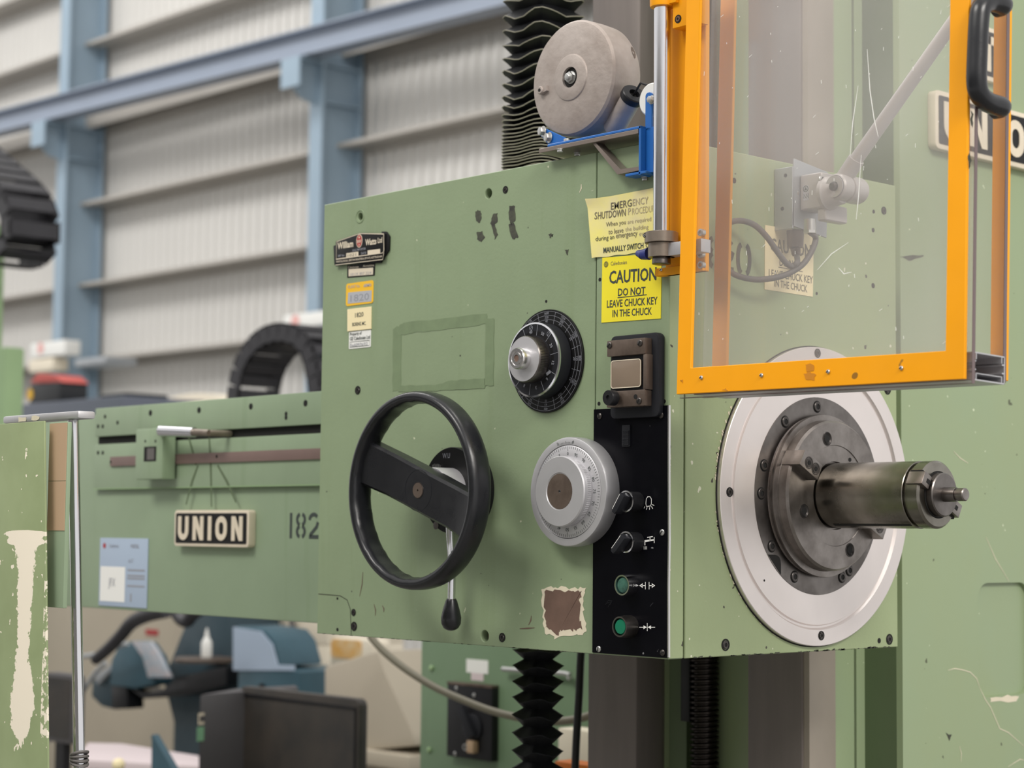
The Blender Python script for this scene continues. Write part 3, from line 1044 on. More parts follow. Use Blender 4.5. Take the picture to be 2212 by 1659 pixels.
# marks on the paint
MB().flat(PF, ragged(pxs(PF, [(1171, 1270), (1200, 1267), (1235, 1272), (1265, 1267), (1260, 1290), (1262, 1330), (1268, 1366), (1240, 1372), (1200, 1380), (1178, 1366), (1173, 1330)]), .0025, 5, 4), .0004).build('paint_chip', M['chip'], hs, smooth=0)
MB().flat(PF, ragged(pxs(PF, [(1177, 1277), (1204, 1273), (1235, 1279), (1258, 1275), (1253, 1295), (1254, 1335), (1258, 1358), (1236, 1362), (1212, 1360), (1206, 1372), (1190, 1360), (1180, 1355), (1178, 1330)]), .0022, 5, 9), .0007).build('bare_patch', M['primer'], hs, smooth=0)
for i, (pts, mk) in enumerate(([[(849, 712), (858, 704), (868, 712), (866, 843), (848, 846)], 'tape'], [[(857, 708), (872, 697), (1052, 677), (1052, 699), (1000, 708), (900, 718), (862, 725)], 'tape'],
                         [[(1050, 689), (1068, 688), (1066, 832), (1048, 834)], 'tape'], [[(861, 833), (940, 832), (975, 822), (1048, 817), (1048, 838), (960, 843), (861, 847)], 'tape'])):
    MB().flat(PF, ragged(pxs(PF, pts), .0009, 6, i + 30), .0003 + .00012 * i).build('tape_mark', M[mk], hs, smooth=0)
for i, pts in enumerate(([(1027, 456), (1038, 454), (1041, 470), (1036, 482), (1028, 476)], [(1030, 502), (1041, 500), (1047, 514), (1040, 524), (1031, 518)],
                         [(1064, 462), (1074, 460), (1076, 478), (1068, 486), (1076, 506), (1070, 516), (1066, 498), (1060, 484)],
                         [(1100, 446), (1112, 444), (1114, 476), (1104, 484), (1099, 470)], [(1098, 484), (1110, 482), (1120, 512), (1110, 518), (1103, 506)],
                         [(1221, 541), (1228, 540), (1226, 552)], [(1184, 506), (1196, 505), (1190, 514)])):
    MB().flat(PF, ragged(pxs(PF, pts), .0012, 4, i + 50), .0004).build('ink_smudge', M['smudge'], hs, smooth=0)
for i, (p, q) in enumerate((((808, 1305), (811, 1330)), ((826, 1308), (829, 1322)), ((784, 1236), (777, 1288)), ((1123, 1358), (1155, 1356)), ((1148, 1330), (1142, 1350)), ((1256, 398), (1252, 416)))):
    mid = ((p[0] + q[0]) / 2 + 2, (p[1] + q[1]) / 2)
    MB().line(PF, pxs(PF, [p, mid, q]), [.0008, .002, .0007], .0004).build('scratch', M['chip'] if i == 5 else M['primer'], hs, smooth=0)
rnd = random.Random(3)
b = MB()
for i in range(44):                                # chipped paint along the lower edges
    y = rnd.uniform(.04, HD - .01)
    hh = rnd.uniform(.0006, .0028)
    b.flat(PS, ragged([(y, 0), (y + rnd.uniform(.003, .014), 0), (y + rnd.uniform(.002, .010), hh), (y, hh * .7)], .0006, 2, i), .0004)
for i in range(50):
    u = rnd.uniform(-HW + .01, us - .01)
    hh = rnd.uniform(.0004, .0012)
    b.flat(PF, ragged([(u, 0), (u + rnd.uniform(.003, .012), 0), (u + rnd.uniform(.002, .010), hh), (u, hh * .7)], .0003, 2, i), .0004)
b.build('edge_wear', M['smudge'], hs, smooth=0, kind='stuff')
b = MB()
for i in range(46):                                # cream flakes near the corner and round the big ring
    a = rnd.uniform(2.4, 4.4)
    y, z = .311 + .2185 * math.cos(a), .223 + .2185 * math.sin(a)
    s_ = rnd.uniform(.001, .0042)
    b.flat(PS, ragged([(y, z), (y + s_ * .5, z + s_ * .4), (y + s_ * .3, z + s_ * 1.6), (y - s_ * .5, z + s_)], .0005, 2, i), .0004)
for i in range(26):
    z = rnd.uniform(.0, .33)
    s_ = rnd.uniform(.001, .003)
    b.flat(PS, ragged([(.001, z), (.001 + s_, z + s_ * .4), (.001 + s_ * .6, z + s_ * 2), (.001, z + s_)], .0004, 2, i + 80), .0004)
b.build('paint_flake', M['chip'], hs, smooth=0, kind='stuff')
for ch, x0, x1, y0, y1 in (('1', 1512, 1526, 506, 576), ('8', 1530, 1556, 510, 580), ('2', 1560, 1585, 516, 586), ('0', 1592, 1622, 523, 594)):
    stencil(PS, hs, ch, x0, x1, y0, y1, mt='smudge', wd=.0075)

# control panel
z9 = PF.px(1287, 884, .004)[1]
pu0, pu1 = us + .0012, PF.px(1443, 1150, .004)[0]
cp = MB().prism(PF, [(pu0, .002), (pu1, .002), (pu1, z9), (pu0, z9)], .0004, .004).build('control_panel', M['panel'], hs, bevel=.0006, seg=1, label='black enamelled control panel')
MB().line(PF, [(pu1 + .0008, .003), (pu1 + .0002, .1), (pu1 + .0012, .16), (pu1 + .0003, .25), (pu1, z9)], .0022, .0043, h0=.001).build('worn_edge', M['steel'], cp, smooth=0)
for x, y, an, mk in ((1296, 899, 1.6, 'screw'), (1429, 897, 1.2, 'screw'), (1431, 1150, .9, 'zinc'), (1294, 1402, 1.4, 'zinc'), (1432, 1410, .3, 'screw')):
    u, v = PF.px(x, y, .004)
    slot_screw(PF, u, v, .0042, .004, cp, an, mk)
u0, v0 = PF.px(1345, 965, .004)
u1, v1 = PF.px(1362, 918, .004)
b = MB().prism(PF, rrect(u0, v0, u1, v1, .001), .004, .0055)
for i in range(12):
    z = v0 + .002 + (v1 - v0 - .009) * i / 12
    b.pbox(PF, u0 + .001, z, u1 - .001, z + .0012, .0055, .0068)
b.build('thumb_slide', M['gasket'], cp, smooth=0)
S = lambda pts: pxs(PF, pts, .0043)
b = MB()
b.line(PF, S([(1396, 1093), (1395, 1088), (1396, 1078), (1399, 1073), (1404, 1073), (1407, 1078), (1407, 1088), (1405, 1093), (1396, 1094)]), .0008, .0043)
for p in ([(1393, 1094), (1391, 1098)], [(1398, 1096), (1396, 1101)], [(1403, 1096), (1403, 1101)], [(1407, 1094), (1410, 1099)], [(1409, 1090), (1413, 1092)]):
    b.line(PF, S(p), .0009, .0043)
b.build('lamp_symbol', M['white'], cp, smooth=0)
b = MB()
b.line(PF, S([(1393, 1178), (1393, 1169), (1413, 1166)]), .0017, .0043)
b.line(PF, S([(1413, 1160), (1413, 1173)]), .0011, .0043)
b.line(PF, S([(1404, 1168), (1404, 1160)]), .0012, .0043)
b.line(PF, S([(1398, 1161), (1410, 1159)]), .0012, .0043)
for x in (1391, 1394, 1397):
    b.line(PF, S([(x, 1180), (x, 1187)]), .0007, .0043)
b.build('coolant_tap_symbol', M['white'], cp, smooth=0)
b = MB()
for s_, y in ((1, 1265), (-1, 1355)):
    for d in (-1, 1):
        cx = 1398
        if s_ == 1:
            b.line(PF, S([(cx + 4 * d, y), (cx + 14 * d, y)]), .0009, .0043)
            b.line(PF, S([(cx + 4 * d, y - 8), (cx + 4 * d, y + 8)]), .0009, .0043)
            b.flat(PF, S([(cx + 17 * d, y), (cx + 10 * d, y - 5), (cx + 10 * d, y + 5)]), .0043)
        else:
            b.line(PF, S([(cx + 17 * d, y), (cx + 8 * d, y)]), .0009, .0043)
            b.flat(PF, S([(cx + 1 * d, y), (cx + 8 * d, y - 4), (cx + 8 * d, y + 4)]), .0043)
    if s_ == -1:
        b.line(PF, S([(1398, y - 9), (1398, y + 8)]), .0009, .0043)
b.build('clamp_symbol', M['white'], cp, smooth=0)
b = MB()
b.line(PF, S([(1308, 1306), (1314, 1297), (1322, 1298), (1318, 1306), (1310, 1303), (1320, 1300), (1313, 1312)]), .0005, .0043)
b.line(PF, S([(1404, 1310), (1408, 1305), (1411, 1302)]), .0012, .0043)
b.build('scratch', M['gasket'], cp, smooth=0)


def selector(x, y, ang):
    u, v = PF.px(x, y, .026)
    t = MB().lathe(PF, u, v, [(.0135, .004), (.0135, .022), (.0128, .0245)], 32).build('selector_knob', M['black'], hs)
    MB().ring(PF, u, v, [(.0146, .0245), (.0146, .0265), (.0126, .0268), (.0126, .0245)], 36).build('bezel', M['rod'], t)
    ca, sa = math.cos(ang), math.sin(ang)
    R = lambda a, c: (u + a * ca - c * sa, v + a * sa + c * ca)
    b = MB().prism(PF, [R(-.012, -.0045), R(.011, -.0045), R(.011, .0045), R(-.012, .0045), R(-.019, .003), R(-.019, -.003)], .0246, .040)
    b.build('lever_bar', M['gasket'], t, bevel=.001)
    MB().line(PF, [R(-.015, .0036), R(.009, .0036)], .0007, .0404).build('index_line', M['white'], t, smooth=0)


selector(1352, 1083, 4.1 - PI)
selector(1352, 1171, 3.95 - PI)
for x, y, mk, lab, hh in ((1343, 1264, 'greendull', 'dull green push button above', .022), (1338, 1354, 'greenlens', 'bright green push button below', .026)):
    u, v = PF.px(x, y, hh)
    t = MB().ring(PF, u, v, [(.0150, .004), (.0150, hh * .6), (.0138, hh), (.0118, hh), (.0112, .006)], 36).build('push_button', M['rod'] if mk == 'greendull' else M['darksteel'], hs, label=lab)
    MB().lathe(PF, u, v, [(.0112, .006), (.0112, hh - .004), (.0095, hh - .0015), (.0003, hh - .001)], 28).build('lens', M[mk], t)

# brown framed viewing unit
u0, v0 = PF.px(1318, 905, .012)
u1, v1 = PF.px(1424, 717, .012)
vu = MB().prism(PF, rrect(u0, v0, u1, v1, .008), .0008, .012).build('viewing_unit', M['gasket'], hs, bevel=.002, label='brown metal framed viewing window on a black gasket')
hf = .026
A = lambda x, y, h=hf: PF.px(x, y, h)
a, c = A(1311, 771), A(1393, 729)
MB().pbox(PF, a[0], a[1], c[0], c[1], .012, hf).build('frame_bar', M['brownmetal'], vu, bevel=.0012)
a2, c2 = A(1305, 881), A(1391, 841)
MB().pbox(PF, a[0], a2[1], c[0], c2[1], .012, hf).build('frame_bar', M['brownmetal'], vu, bevel=.0012)
MB().pbox(PF, c[0] - .004, c2[1], c[0] + .002, a[1], .012, hf - .001).build('frame_side', M['brownmetal'], vu, bevel=.001)
MB().pbox(PF, a[0] + .003, c2[1], c[0] - .004, a[1], .012, .0195).build('window_bed', M['black'], vu, smooth=0)
w0, w1 = A(1320, 839, .0225), A(1384, 775, .0225)
MB().prism(PF, rrect(w0[0], w0[1], w1[0], w1[1], .004), .0195, .0225).build('window_pane', M['brownglass'], vu, bevel=.0006)
MB().line(PF, rrect(w0[0], w0[1], w1[0], w1[1], .004), .0012, .0228, closed=True).build('window_rim', M['platecream'], vu, smooth=0)
for x, y, an in ((1317, 746, .7), (1383, 741, .8), (1381, 866, .9)):
    u, v = A(x, y)
    slot_screw(PF, u, v, .0045, hf, vu, an, 'screw')
u, v = A(1373, 857)
MB().prism(PF, circ(u, v, .0034, 16), hf, hf + .0003).build('small_hole', M['hole'], vu)
u, v = A(1314, 859, .042)
MB().lathe(PF, u, v, [(.006, .026), (.006, .030), (.0105, .031), (.0105, .042), (.0098, .043), (.0035, .0432), (.003, .041)], 28).build('thumb_knob', M['black'], vu)

# ------------------------------------------------------------------ speed selector
su, sv = -.2357, .4115
sel = MB().lathe(PF, su, sv, [(.0743, .0004), (.0743, .003), (.0738, .0036)], 72).build('speed_selector', M['plateblack'], hs, label='speed selector dial with black scale ring and steel knob')
b = MB()
for r in (.0715, .0655, .0595):
    b.line(PF, circ(su, sv, r, 72), .00035, .0038, closed=True)
for i in range(12):
    a = PI / 2 - .26 + i * PI / 6
    b.line(PF, [(su + .054 * math.cos(a), sv + .054 * math.sin(a)), (su + .0715 * math.cos(a), sv + .0715 * math.sin(a))], .0004, .0038)
for i, tr in enumerate((('1600', '250', '40'), ('1250', '200', '31,5'), ('1000', '160', '25'), ('800', '125', '20'), ('630', '100', '16'), ('500', '80', '12,5'), ('400', '63', '10'), ('315', '50', '8'), ('250', '40', '6,3'), ('200', '31,5', '5'), ('160', '25', '4'), ('125', '20', '3,15'))):
    a = PI / 2 - i * PI / 6
    for k, r in enumerate((.0688, .0628, .0572)):
        b.text(PF, tr[k], (su + r * math.cos(a), sv + r * math.sin(a)), None, .0036, .0038, .0, a - PI / 2)
b.build('scale_print', M['greyprint'], sel, smooth=0)
MB().lathe(PF, su, sv, [(.0515, .0036), (.0535, .006), (.0535, .026), (.0522, .0285)], 72).build('outer_knob', M['gasket'], sel)
MB().mat(0).ring(PF, su, sv, [(.0537, .0262), (.0537, .0285), (.0512, .0294), (.0512, .0270)], 72).build('knob_rim', M['rod'], sel)
b = MB()
for i, t_ in enumerate(('40', '50', '25', '12', '6', '3', '8', '20')):
    a = PI / 2 + .15 - i * PI / 5
    b.text(PF, t_, (su + .0405 * math.cos(a), sv + .0405 * math.sin(a)), None, .0048, .0290, .01, a - PI / 2)
    a += PI / 10
    b.line(PF, [(su + .035 * math.cos(a), sv + .035 * math.sin(a)), (su + .0505 * math.cos(a), sv + .0505 * math.sin(a))], .0005, .0290)
for a in (PI / 2 + .12, PI / 2 - .72):
    b.line(PF, circ(su + .0465 * math.cos(a), sv + .0465 * math.sin(a), .0032, 16), .0005, .0290, closed=True)
    b.line(PF, [(su + .0465 * math.cos(a) - .002, sv + .0465 * math.sin(a) - .002), (su + .0465 * math.cos(a) + .002, sv + .0465 * math.sin(a) + .002)], .0005, .0290)
a = -.66
b.prism(PF, [(su + .038 * math.cos(a) + x, sv + .038 * math.sin(a) + y) for x, y in ((-.002, -.001), (.006, .003), (.004, .007), (-.004, .003))], .0288, .0290)
b.build('knob_print', M['greyprint'], sel, smooth=0)
MB().lathe(PF, su, sv, [(.052, .0283), (.036, .0286), (.034, .0284)], 48, cap=False).build('knob_face', M['plateblack'], sel)
pts = []
for i in range(60):
    pts += [(.0338, 0)]
b = MB()
b.mat(0).lathe(PF, su, sv, [(.0330, .0286), (.0330, .046), (.0318, .0478)], 60)
b.mat(1).lathe(PF, su, sv, [(.0318, .0478), (.0150, .0482)], 60, cap=False)
b.mat(0)
for i in range(90):                                # knurled rim
    a = 2 * PI * i / 90
    c, s_ = math.cos(a), math.sin(a)
    b.hull8([PF.pt(su + r * math.cos(a + d), sv + r * math.sin(a + d), h) for h in (.031, .0455) for r, d in ((.0329, -.018), (.0334, 0), (.0329, .018), (.0325, 0))])
b.build('steel_knob', [M['darksteel'], M['satin']], sel)
MB().lathe(PF, su, sv, [(.0155, .0478), (.0155, .0600), (.0142, .0622), (.0105, .0622), (.0098, .0608), (.0085, .0608), (.0082, .0622), (.0050, .0622), (.0046, .0600)], 40).build('knob_hub', M['steel'], sel)
MB().lathe(PF, su, sv, [(.0078, .0612), (.0050, .0616), (.0046, .0590)], 24).build('hub_ring', M['primer'], sel)

# ------------------------------------------------------------------ vernier dial
du, dv = -.163, .2235
vd = MB().lathe(PF, du, dv, [(.0715, .0004), (.0752, .004), (.0762, .010), (.0762, .0272), (.0752, .0296), (.0738, .0301), (.0655, .0300), (.0650, .0285)], 80).build('vernier_dial', M['satin'], hs, label='round satin steel vernier dial with engraved graduations')
MB().ring(PF, du, dv, [(.0644, .0270), (.0644, .0292), (.0632, .0300), (.046, .0300), (.046, .0270)], 80).build('graduated_ring', M['satin'], vd)
MB().line(PF, circ(du, dv, .0648, 80), .0012, .0287, closed=True).build('ring_gap', M['hole'], vd, smooth=0)
b = MB()
for i in range(100):
    a = PI / 2 + 2 * PI * i / 100
    r0 = .0565 if i % 10 == 0 else (.0580 if i % 5 == 0 else .0596)
    b.line(PF, [(du + r0 * math.cos(a), dv + r0 * math.sin(a)), (du + .0630 * math.cos(a), dv + .0630 * math.sin(a))], .0004, .0303)
for i in range(20):
    a = PI / 2 + 2 * PI * i / 20
    t_ = str(i * 5)
    b.text(PF, t_, (du + .0528 * math.cos(a), dv + .0528 * math.sin(a)), None, .0047, .0303, .0, a - PI / 2)
for i in range(11):
    a = PI / 2 - .13 + .40 * i / 10
    b.line(PF, [(du + .0662 * math.cos(a), dv + .0662 * math.sin(a)), (du + (.069 if i % 5 else .0705) * math.cos(a), dv + (.069 if i % 5 else .0705) * math.sin(a))], .0004, .0303)
for t_, a in (('0', PI / 2 - .155), ('5', PI / 2 + .30)):
    b.text(PF, t_, (du + .0695 * math.cos(a), dv + .0695 * math.sin(a)), None, .0042, .0303, .0, a - PI / 2)
b.build('graduations', M['ink'], vd, smooth=0)
b = MB().lathe(PF, du, dv, [(.0480, .0302), (.0480, .0385), (.0492, .0390), (.0492, .0445), (.0478, .0462), (.0262, .0462), (.0256, .0452)], 72)
for i in range(110):
    a = 2 * PI * i / 110
    b.hull8([PF.pt(du + r * math.cos(a + d), dv + r * math.sin(a + d), h) for h in (.0315, .0382) for r, d in ((.0479, -.015), (.0486, 0), (.0479, .015), (.0475, 0))])
b.build('knurled_hub', M['satin'], vd)
MB().lathe(PF, du, dv, [(.0250, .0448), (.0245, .0456), (.0022, .0457), (.0020, .0440)], 48).build('centre_cap', M['brownmetal'], vd)
MB().prism(PF, circ(du, dv, .0016, 10), .0455, .0459).build('centre_hole', M['hole'], vd, smooth=0)

# ------------------------------------------------------------------ handwheel
wu, wv = PF.px(1006, 1058)[0], .2262
wh = .0925
hw = MB().lathe(PF, wu, wv + .0015, [(.0640, .0004), (.0640, .0285), (.0632, .0295)], 64).build('handwheel', M['plateblack'], hs, label='black handwheel with one broad slanting spoke')
b = MB()
R, seg = .1362, 96
sec = []
for i in range(20):                                # rim section: deep rounded D
    a = 2 * PI * i / 20
    ca, sa = math.cos(a), math.sin(a)
    sec.append((.0088 * math.copysign(abs(ca) ** .75, ca), .0190 * math.copysign(abs(sa) ** .7, sa)))
vs, fs = [], []
for j in range(seg):
    t_ = 2 * PI * j / seg
    grip = .0010 * max(0, math.cos(t_ * 24)) if math.cos(t_ - PI) > -.2 else 0
    for r, h in sec:
        rr = R + r - (grip if r < 0 else 0)
        vs.append(PF.pt(wu + rr * math.cos(t_), wv + rr * math.sin(t_), wh + .001 + h))
n = len(sec)
fs = [(j * n + k, j * n + (k + 1) % n, ((j + 1) % seg) * n + (k + 1) % n, ((j + 1) % seg) * n + k) for j in range(seg) for k in range(n)]
MB().add(vs, fs).build('rim', M['wheel'], hw, smooth=60)
# spoke: a slanting bar, dished at both ends
ang = math.radians(-19.5)
ca, sa = math.cos(ang), math.sin(ang)
W2 = lambda a, c, h: PF.pt(wu + a * ca - c * sa, wv + a * sa + c * ca, h)
st = [(-.133, .0345, .101, .078), (-.120, .0335, .0985, .074), (-.07, .032, .0925, .066), (-.028, .0315, .0925, .064), (0, .0315, .0925, .064), (.030, .0315, .0925, .064), (.075, .0315, .0915, .066), (.115, .033, .0965, .074), (.133, .034, .100, .078)]
vs, fs = [], []
for a, hwid, hf_, hb_ in st:
    e = .004
    for c, h in ((-hwid, hb_), (-hwid, hf_ - e), (-hwid + e, hf_), (hwid - e, hf_), (hwid, hf_ - e), (hwid, hb_)):
        vs.append(W2(a, c, h))
for j in range(len(st) - 1):
    fs += [(j * 6 + k, j * 6 + (k + 1) % 6, (j + 1) * 6 + (k + 1) % 6, (j + 1) * 6 + k) for k in range(6)]
fs += [tuple(range(6)), tuple(range((len(st) - 1) * 6, len(st) * 6))]
MB().add(vs, fs).build('spoke', M['wheel'], hw, smooth=30)
MB().lathe(PF, wu, wv, [(.0345, .0246), (.0345, .064), (.0335, .0655)], 48).build('hub_sleeve', M['satin'], hw)
MB().ring(PF, wu, wv, [(.0305, .0925), (.0305, .0928), (.0298, .0928), (.0298, .0925)], 40).build('hub_circle', M['gasket'], hw)
MB().lathe(PF, wu, wv, [(.0112, .0925), (.0110, .0934), (.0016, .0935), (.0014, .0915)], 32).build('hub_cap', M['brownmetal'], hw)
MB().ring(PF, wu, wv, [(.0124, .0925), (.0122, .0931), (.0114, .0931), (.0113, .0925)], 32).build('hub_cap_ring', M['screw'], hw)
for x, y in ((926, 1018), (942, 1135)):
    u, v = PF.px(x, y, .0296)
    MB().lathe(PF, u, v, [(.0060, .0296), (.0060, .0302), (.0045, .0304)], 20).build('plate_screw', M['darksteel'], hw)
MB().ptext(PF, 'W.U', 956, 985, 972, 984, 11, .0298).build('engraving', M['greyprint'], hw, smooth=0)
b = MB()
for i in range(5):
    u, v = PF.px(938 + i * 3.2, 1013 - (i % 2) * 2, .03)
    b.line(PF, [(u - .003, v - .006), (u + .001, v + .006)], .0012, .034, h0=.0295)
b.build('spring', M['zinc'], hw, smooth=0)
# lever with ball grip below
h0, h1 = .036, .030
q = [PF.pt(*PF.px(*p, h), h) for p, h in (((970, 1090), .038), ((973, 1165), .036), ((976, 1225), .031), ((975, 1296), .028))]
lv = MB().tube(spline(q, 5), .0062, 12, .0058).build('clamp_lever', M['rod'], hs, label='chrome clamp lever under the handwheel')
c = PF.pt(*PF.px(970, 1318, .028), .028)
d = (V(q[3]) - V(q[2])).normalized()
a_ = d.orthogonal().normalized()
pk = Pl(V(q[3]) - d * .002, a_, d.cross(a_), d)
MB().lathe(pk, 0, 0, [(.0068, 0), (.0085, .003), (.0125, .016), (.0152, .028), (.0150, .030), (.0150, .031), (.0145, .037), (.0110, .0435), (.006, .0465), (.0005, .0475)], 28).build('lever_grip', M['wheel'], lv)
MB().cyl(PF.pt(*PF.px(970, 1090, .038), .0296), PF.pt(*PF.px(970, 1090, .046), .046), .010, seg=18).build('lever_pivot', M['rod'], lv)

# ------------------------------------------------------------------ spindle side
cy, cz = .311, .2232
fr = MB().mat(0).lathe(PS, cy, cz, [(.2154, .0004), (.2154, .0065), (.2145, .0072), (.1925, .0072), (.1895, .0030), (.1865, .0030), (.1850, .0058), (.1425, .0058)], 120).build('face_ring', M['ringsteel'], hs, label='wide bright machined ring around the spindle')
MB().ring(PS, cy, cz, [(.2172, .0003), (.2172, .0009), (.2155, .0009), (.2155, .0003)], 120).build('ring_shadow_gap', M['hole'], fr, smooth=0)
for x, y in ((1576, 1063), (1774, 1373)):
    u, v = PS.px(x, y, .0072)
    socket_screw(PS, u, v, .0050, .0072, fr)
u, v = PS.px(1766, 763, .0072)
socket_screw(PS, u, v, .0050, .0072, fr)
u, v = PS.px(1651, 1254, .0058)
hole(PS, u, v, .0016, .0058, fr, name='small_hole')
fl = MB().lathe(PS, cy, cz, [(.1425, .0056), (.1422, .0066), (.1150, .0066), (.1145, .003), (.1120, .003)], 96).build('bearing_flange', M['darksteel'], hs, label='dark oiled bearing flange with socket bolts')
for x, y in ((1765, 879), (1695, 909), (1648, 1004), (1642, 1066), (1666, 1181), (1716, 1246), (1818, 1245), (1836, 1236)):
    u, v = PS.px(x, y, .0066)
    du_, dv_ = u - cy, v - cz
    k = .1285 / math.hypot(du_, dv_)
    u, v = cy + du_ * k, cz + dv_ * k
    b = MB()
    b.mat(0).prism(PS, circ(u, v, .0088, 24), .0066, .0069)
    b.mat(1).lathe(PS, u, v, [(.0074, .0064), (.0074, .0080), (.0066, .0086), (.0040, .0086), (.0038, .0074)], 20)
    b.mat(0).prism(PS, circ(u, v, .0041, 6), .0070, .0078)
    b.build('socket_bolt', [M['hole'], M['screw']], fl)
a0 = math.atan2(PS.px(1668, 1215)[1] - cz, PS.px(1668, 1215)[0] - cy)
MB().prism(PS, [(cy + .1415 * math.cos(a0 - .14), cz + .1415 * math.sin(a0 - .14))] + [(cy + (.1415 - .016 * math.sin(PI * i / 8)) * math.cos(a0 - .14 + .28 * i / 8), cz + (.1415 - .016 * math.sin(PI * i / 8)) * math.sin(a0 - .14 + .28 * i / 8)) for i in range(1, 8)] + [(cy + .1415 * math.cos(a0 + .14), cz + .1415 * math.sin(a0 + .14))], .0066, .0070).build('flange_notch', M['hole'], fl, smooth=0)
nose = MB().lathe(PS, cy, cz, [(.1118, .003), (.1118, .0120), (.1165, .0125), (.1172, .0150), (.1165, .0185), (.1085, .0190), (.1080, .0205), (.1075, .0330), (.1045, .0365), (.0725, .0368), (.0718, .0355), (.0490, .0355), (.0484, .030)], 96).build('spindle_nose', M['nosesteel'], hs, label='stepped spindle nose with drive keys')
for x, y in ((1787, 948), (1737, 1104), (1836, 1188)):
    u, v = PS.px(x, y, .0368)
    b = MB().mat(0).prism(PS, circ(u, v, .0092, 24), .0366, .0370)
    for k in range(3):
        b.mat(1).ring(PS, u, v, [(.0090 - .0013 * k, .0370), (.0088 - .0013 * k, .0374), (.0084 - .0013 * k, .0370)], 22)
    b.mat(1).ring(PS, u, v, [(.0104, .0366), (.0100, .0373), (.0092, .0373), (.0090, .0366)], 24)
    b.build('threaded_hole', [M['hole'], M['screw']], nose)
u, v = PS.px(1836, 993, .0356)
hole(PS, u, v, .0030, .0357, nose, name='small_hole')
for (xo, yo), (xi, yi), full in (((1722, 985), (1772, 1030), True), ((1902, 1158), (1868, 1150), False)):
    o_, i_ = PS.px(xo, yo, .046), PS.px(xi, yi, .046)
    if not full:
        a = math.atan2(cz - PS.px(1722, 985, .046)[1], cy - PS.px(1722, 985, .046)[0])
        o_, i_ = (cy + .108 * math.cos(a), cz + .108 * math.sin(a)), (cy + .066 * math.cos(a), cz + .066 * math.sin(a))
    else:
        a = math.atan2(o_[1] - cz, o_[0] - cy)
        o_, i_ = (cy + .1085 * math.cos(a), cz + .1085 * math.sin(a)), (cy + .064 * math.cos(a), cz + .064 * math.sin(a))
    dx, dy = o_[0] - i_[0], o_[1] - i_[1]
    q = math.hypot(dx, dy)
    nx, ny = -dy / q * .0118, dx / q * .0118
    pa = [(i_[0] + nx, i_[1] + ny), (i_[0] - nx, i_[1] - ny), (o_[0] - nx, o_[1] - ny), (o_[0] + nx, o_[1] + ny)]
    MB().prism(PS, pa, .0200, .0370 + .0165).build('drive_key', M['nosesteel'], nose, bevel=.0009)
    for f in (.34, .72):
        u, v = i_[0] + dx * (f - .08), i_[1] + dy * (f - .08)
        b = MB().mat(1).ring(PS, u, v, [(.0088, .0534), (.0088, .0540), (.0072, .0540), (.0072, .0534)], 20)
        b.mat(1).prism(PS, circ(u, v, .0064, 20), .0534, .0542)
        b.mat(0).prism(PS, circ(u, v, .0036, 6), .0542, .0546)
        b.build('key_screw', [M['hole'], M['screw']], nose)
# quill
R = .0465
XE = .212
qu = MB().lathe(PS, cy, cz, [(R, .0310), (R, XE - .028), (R - .001, XE - .027), (R - .004, XE - .0265), (R - .004, XE - .0215), (R - .001, XE - .021), (R, XE - .020), (R, XE - .003), (R - .003, XE)], 80).build('boring_spindle', M['quill'], hs, label='ground steel boring spindle pointing right out of the nose')
a = -PI / 2 - .5
ks = MB()
for x0, x1 in ((.05, XE - .03),):
    vs = []
    for X in (x0, x1):
        for aa in (-PI / 2 - .52, -PI / 2 - .40):
            vs.append((X, cy + (R + .0003) * math.cos(aa), cz + (R + .0003) * math.sin(aa)))
        for aa in (-PI / 2 - .40, -PI / 2 - .52):
            vs.append((X, cy + (R - .006) * math.cos(aa), cz + (R - .006) * math.sin(aa)))
    ks.hull8(vs)
ks.build('keyway', M['hole'], qu, smooth=0)
MB().lathe(PS, cy, cz, [(.0300, XE - .001), (.0300, XE + .0095), (.0285, XE + .0110), (.0110, XE + .0115)], 56).build('end_disc', M['darksteel'], qu)
MB().ring(PS, cy, cz, [(.0325, XE), (.0325, XE + .0005), (.0302, XE + .0005), (.0302, XE)], 56).build('disc_gap', M['hole'], qu, smooth=0)
MB().lathe(PS, cy, cz, [(.0100, XE + .0113), (.0098, XE + .029), (.0094, XE + .0300)], 32).build('draw_stud', M['darksteel'], qu)
MB().lathe(PS, cy, cz, [(.0075, XE + .0300), (.0075, XE + .0320), (.0090, XE + .0330), (.0090, XE + .0430), (.0076, XE + .0445), (.0005, XE + .0446)], 32).build('stud_tip', M['nosesteel'], qu)
for a in (math.radians(152), math.radians(-28)):
    ca, sa = math.cos(a), math.sin(a)
    K = lambda r, t_: (cy + r * ca - t_ * sa, cz + r * sa + t_ * ca)
    MB().prism(PS, [K(.0315, -.0095), K(.0485, -.0095), K(.0485, .0095), K(.0315, .0095)], XE - .020, XE + .0065).build('drive_dog', M['nosesteel'], qu, bevel=.0008)
    MB().prism(PS, [K(.0318, -.003), K(.0400, -.003), K(.0400, .003), K(.0318, .003)], XE + .0066, XE + .0070).build('dog_slot', M['hole'], qu, smooth=0)
    MB().prism(PS, [K(.031, -.0125), K(.0468, -.0125), K(.0468, -.0098), K(.031, -.0098)], XE - .019, XE + .0004).build('dog_slot', M['hole'], qu, smooth=0)

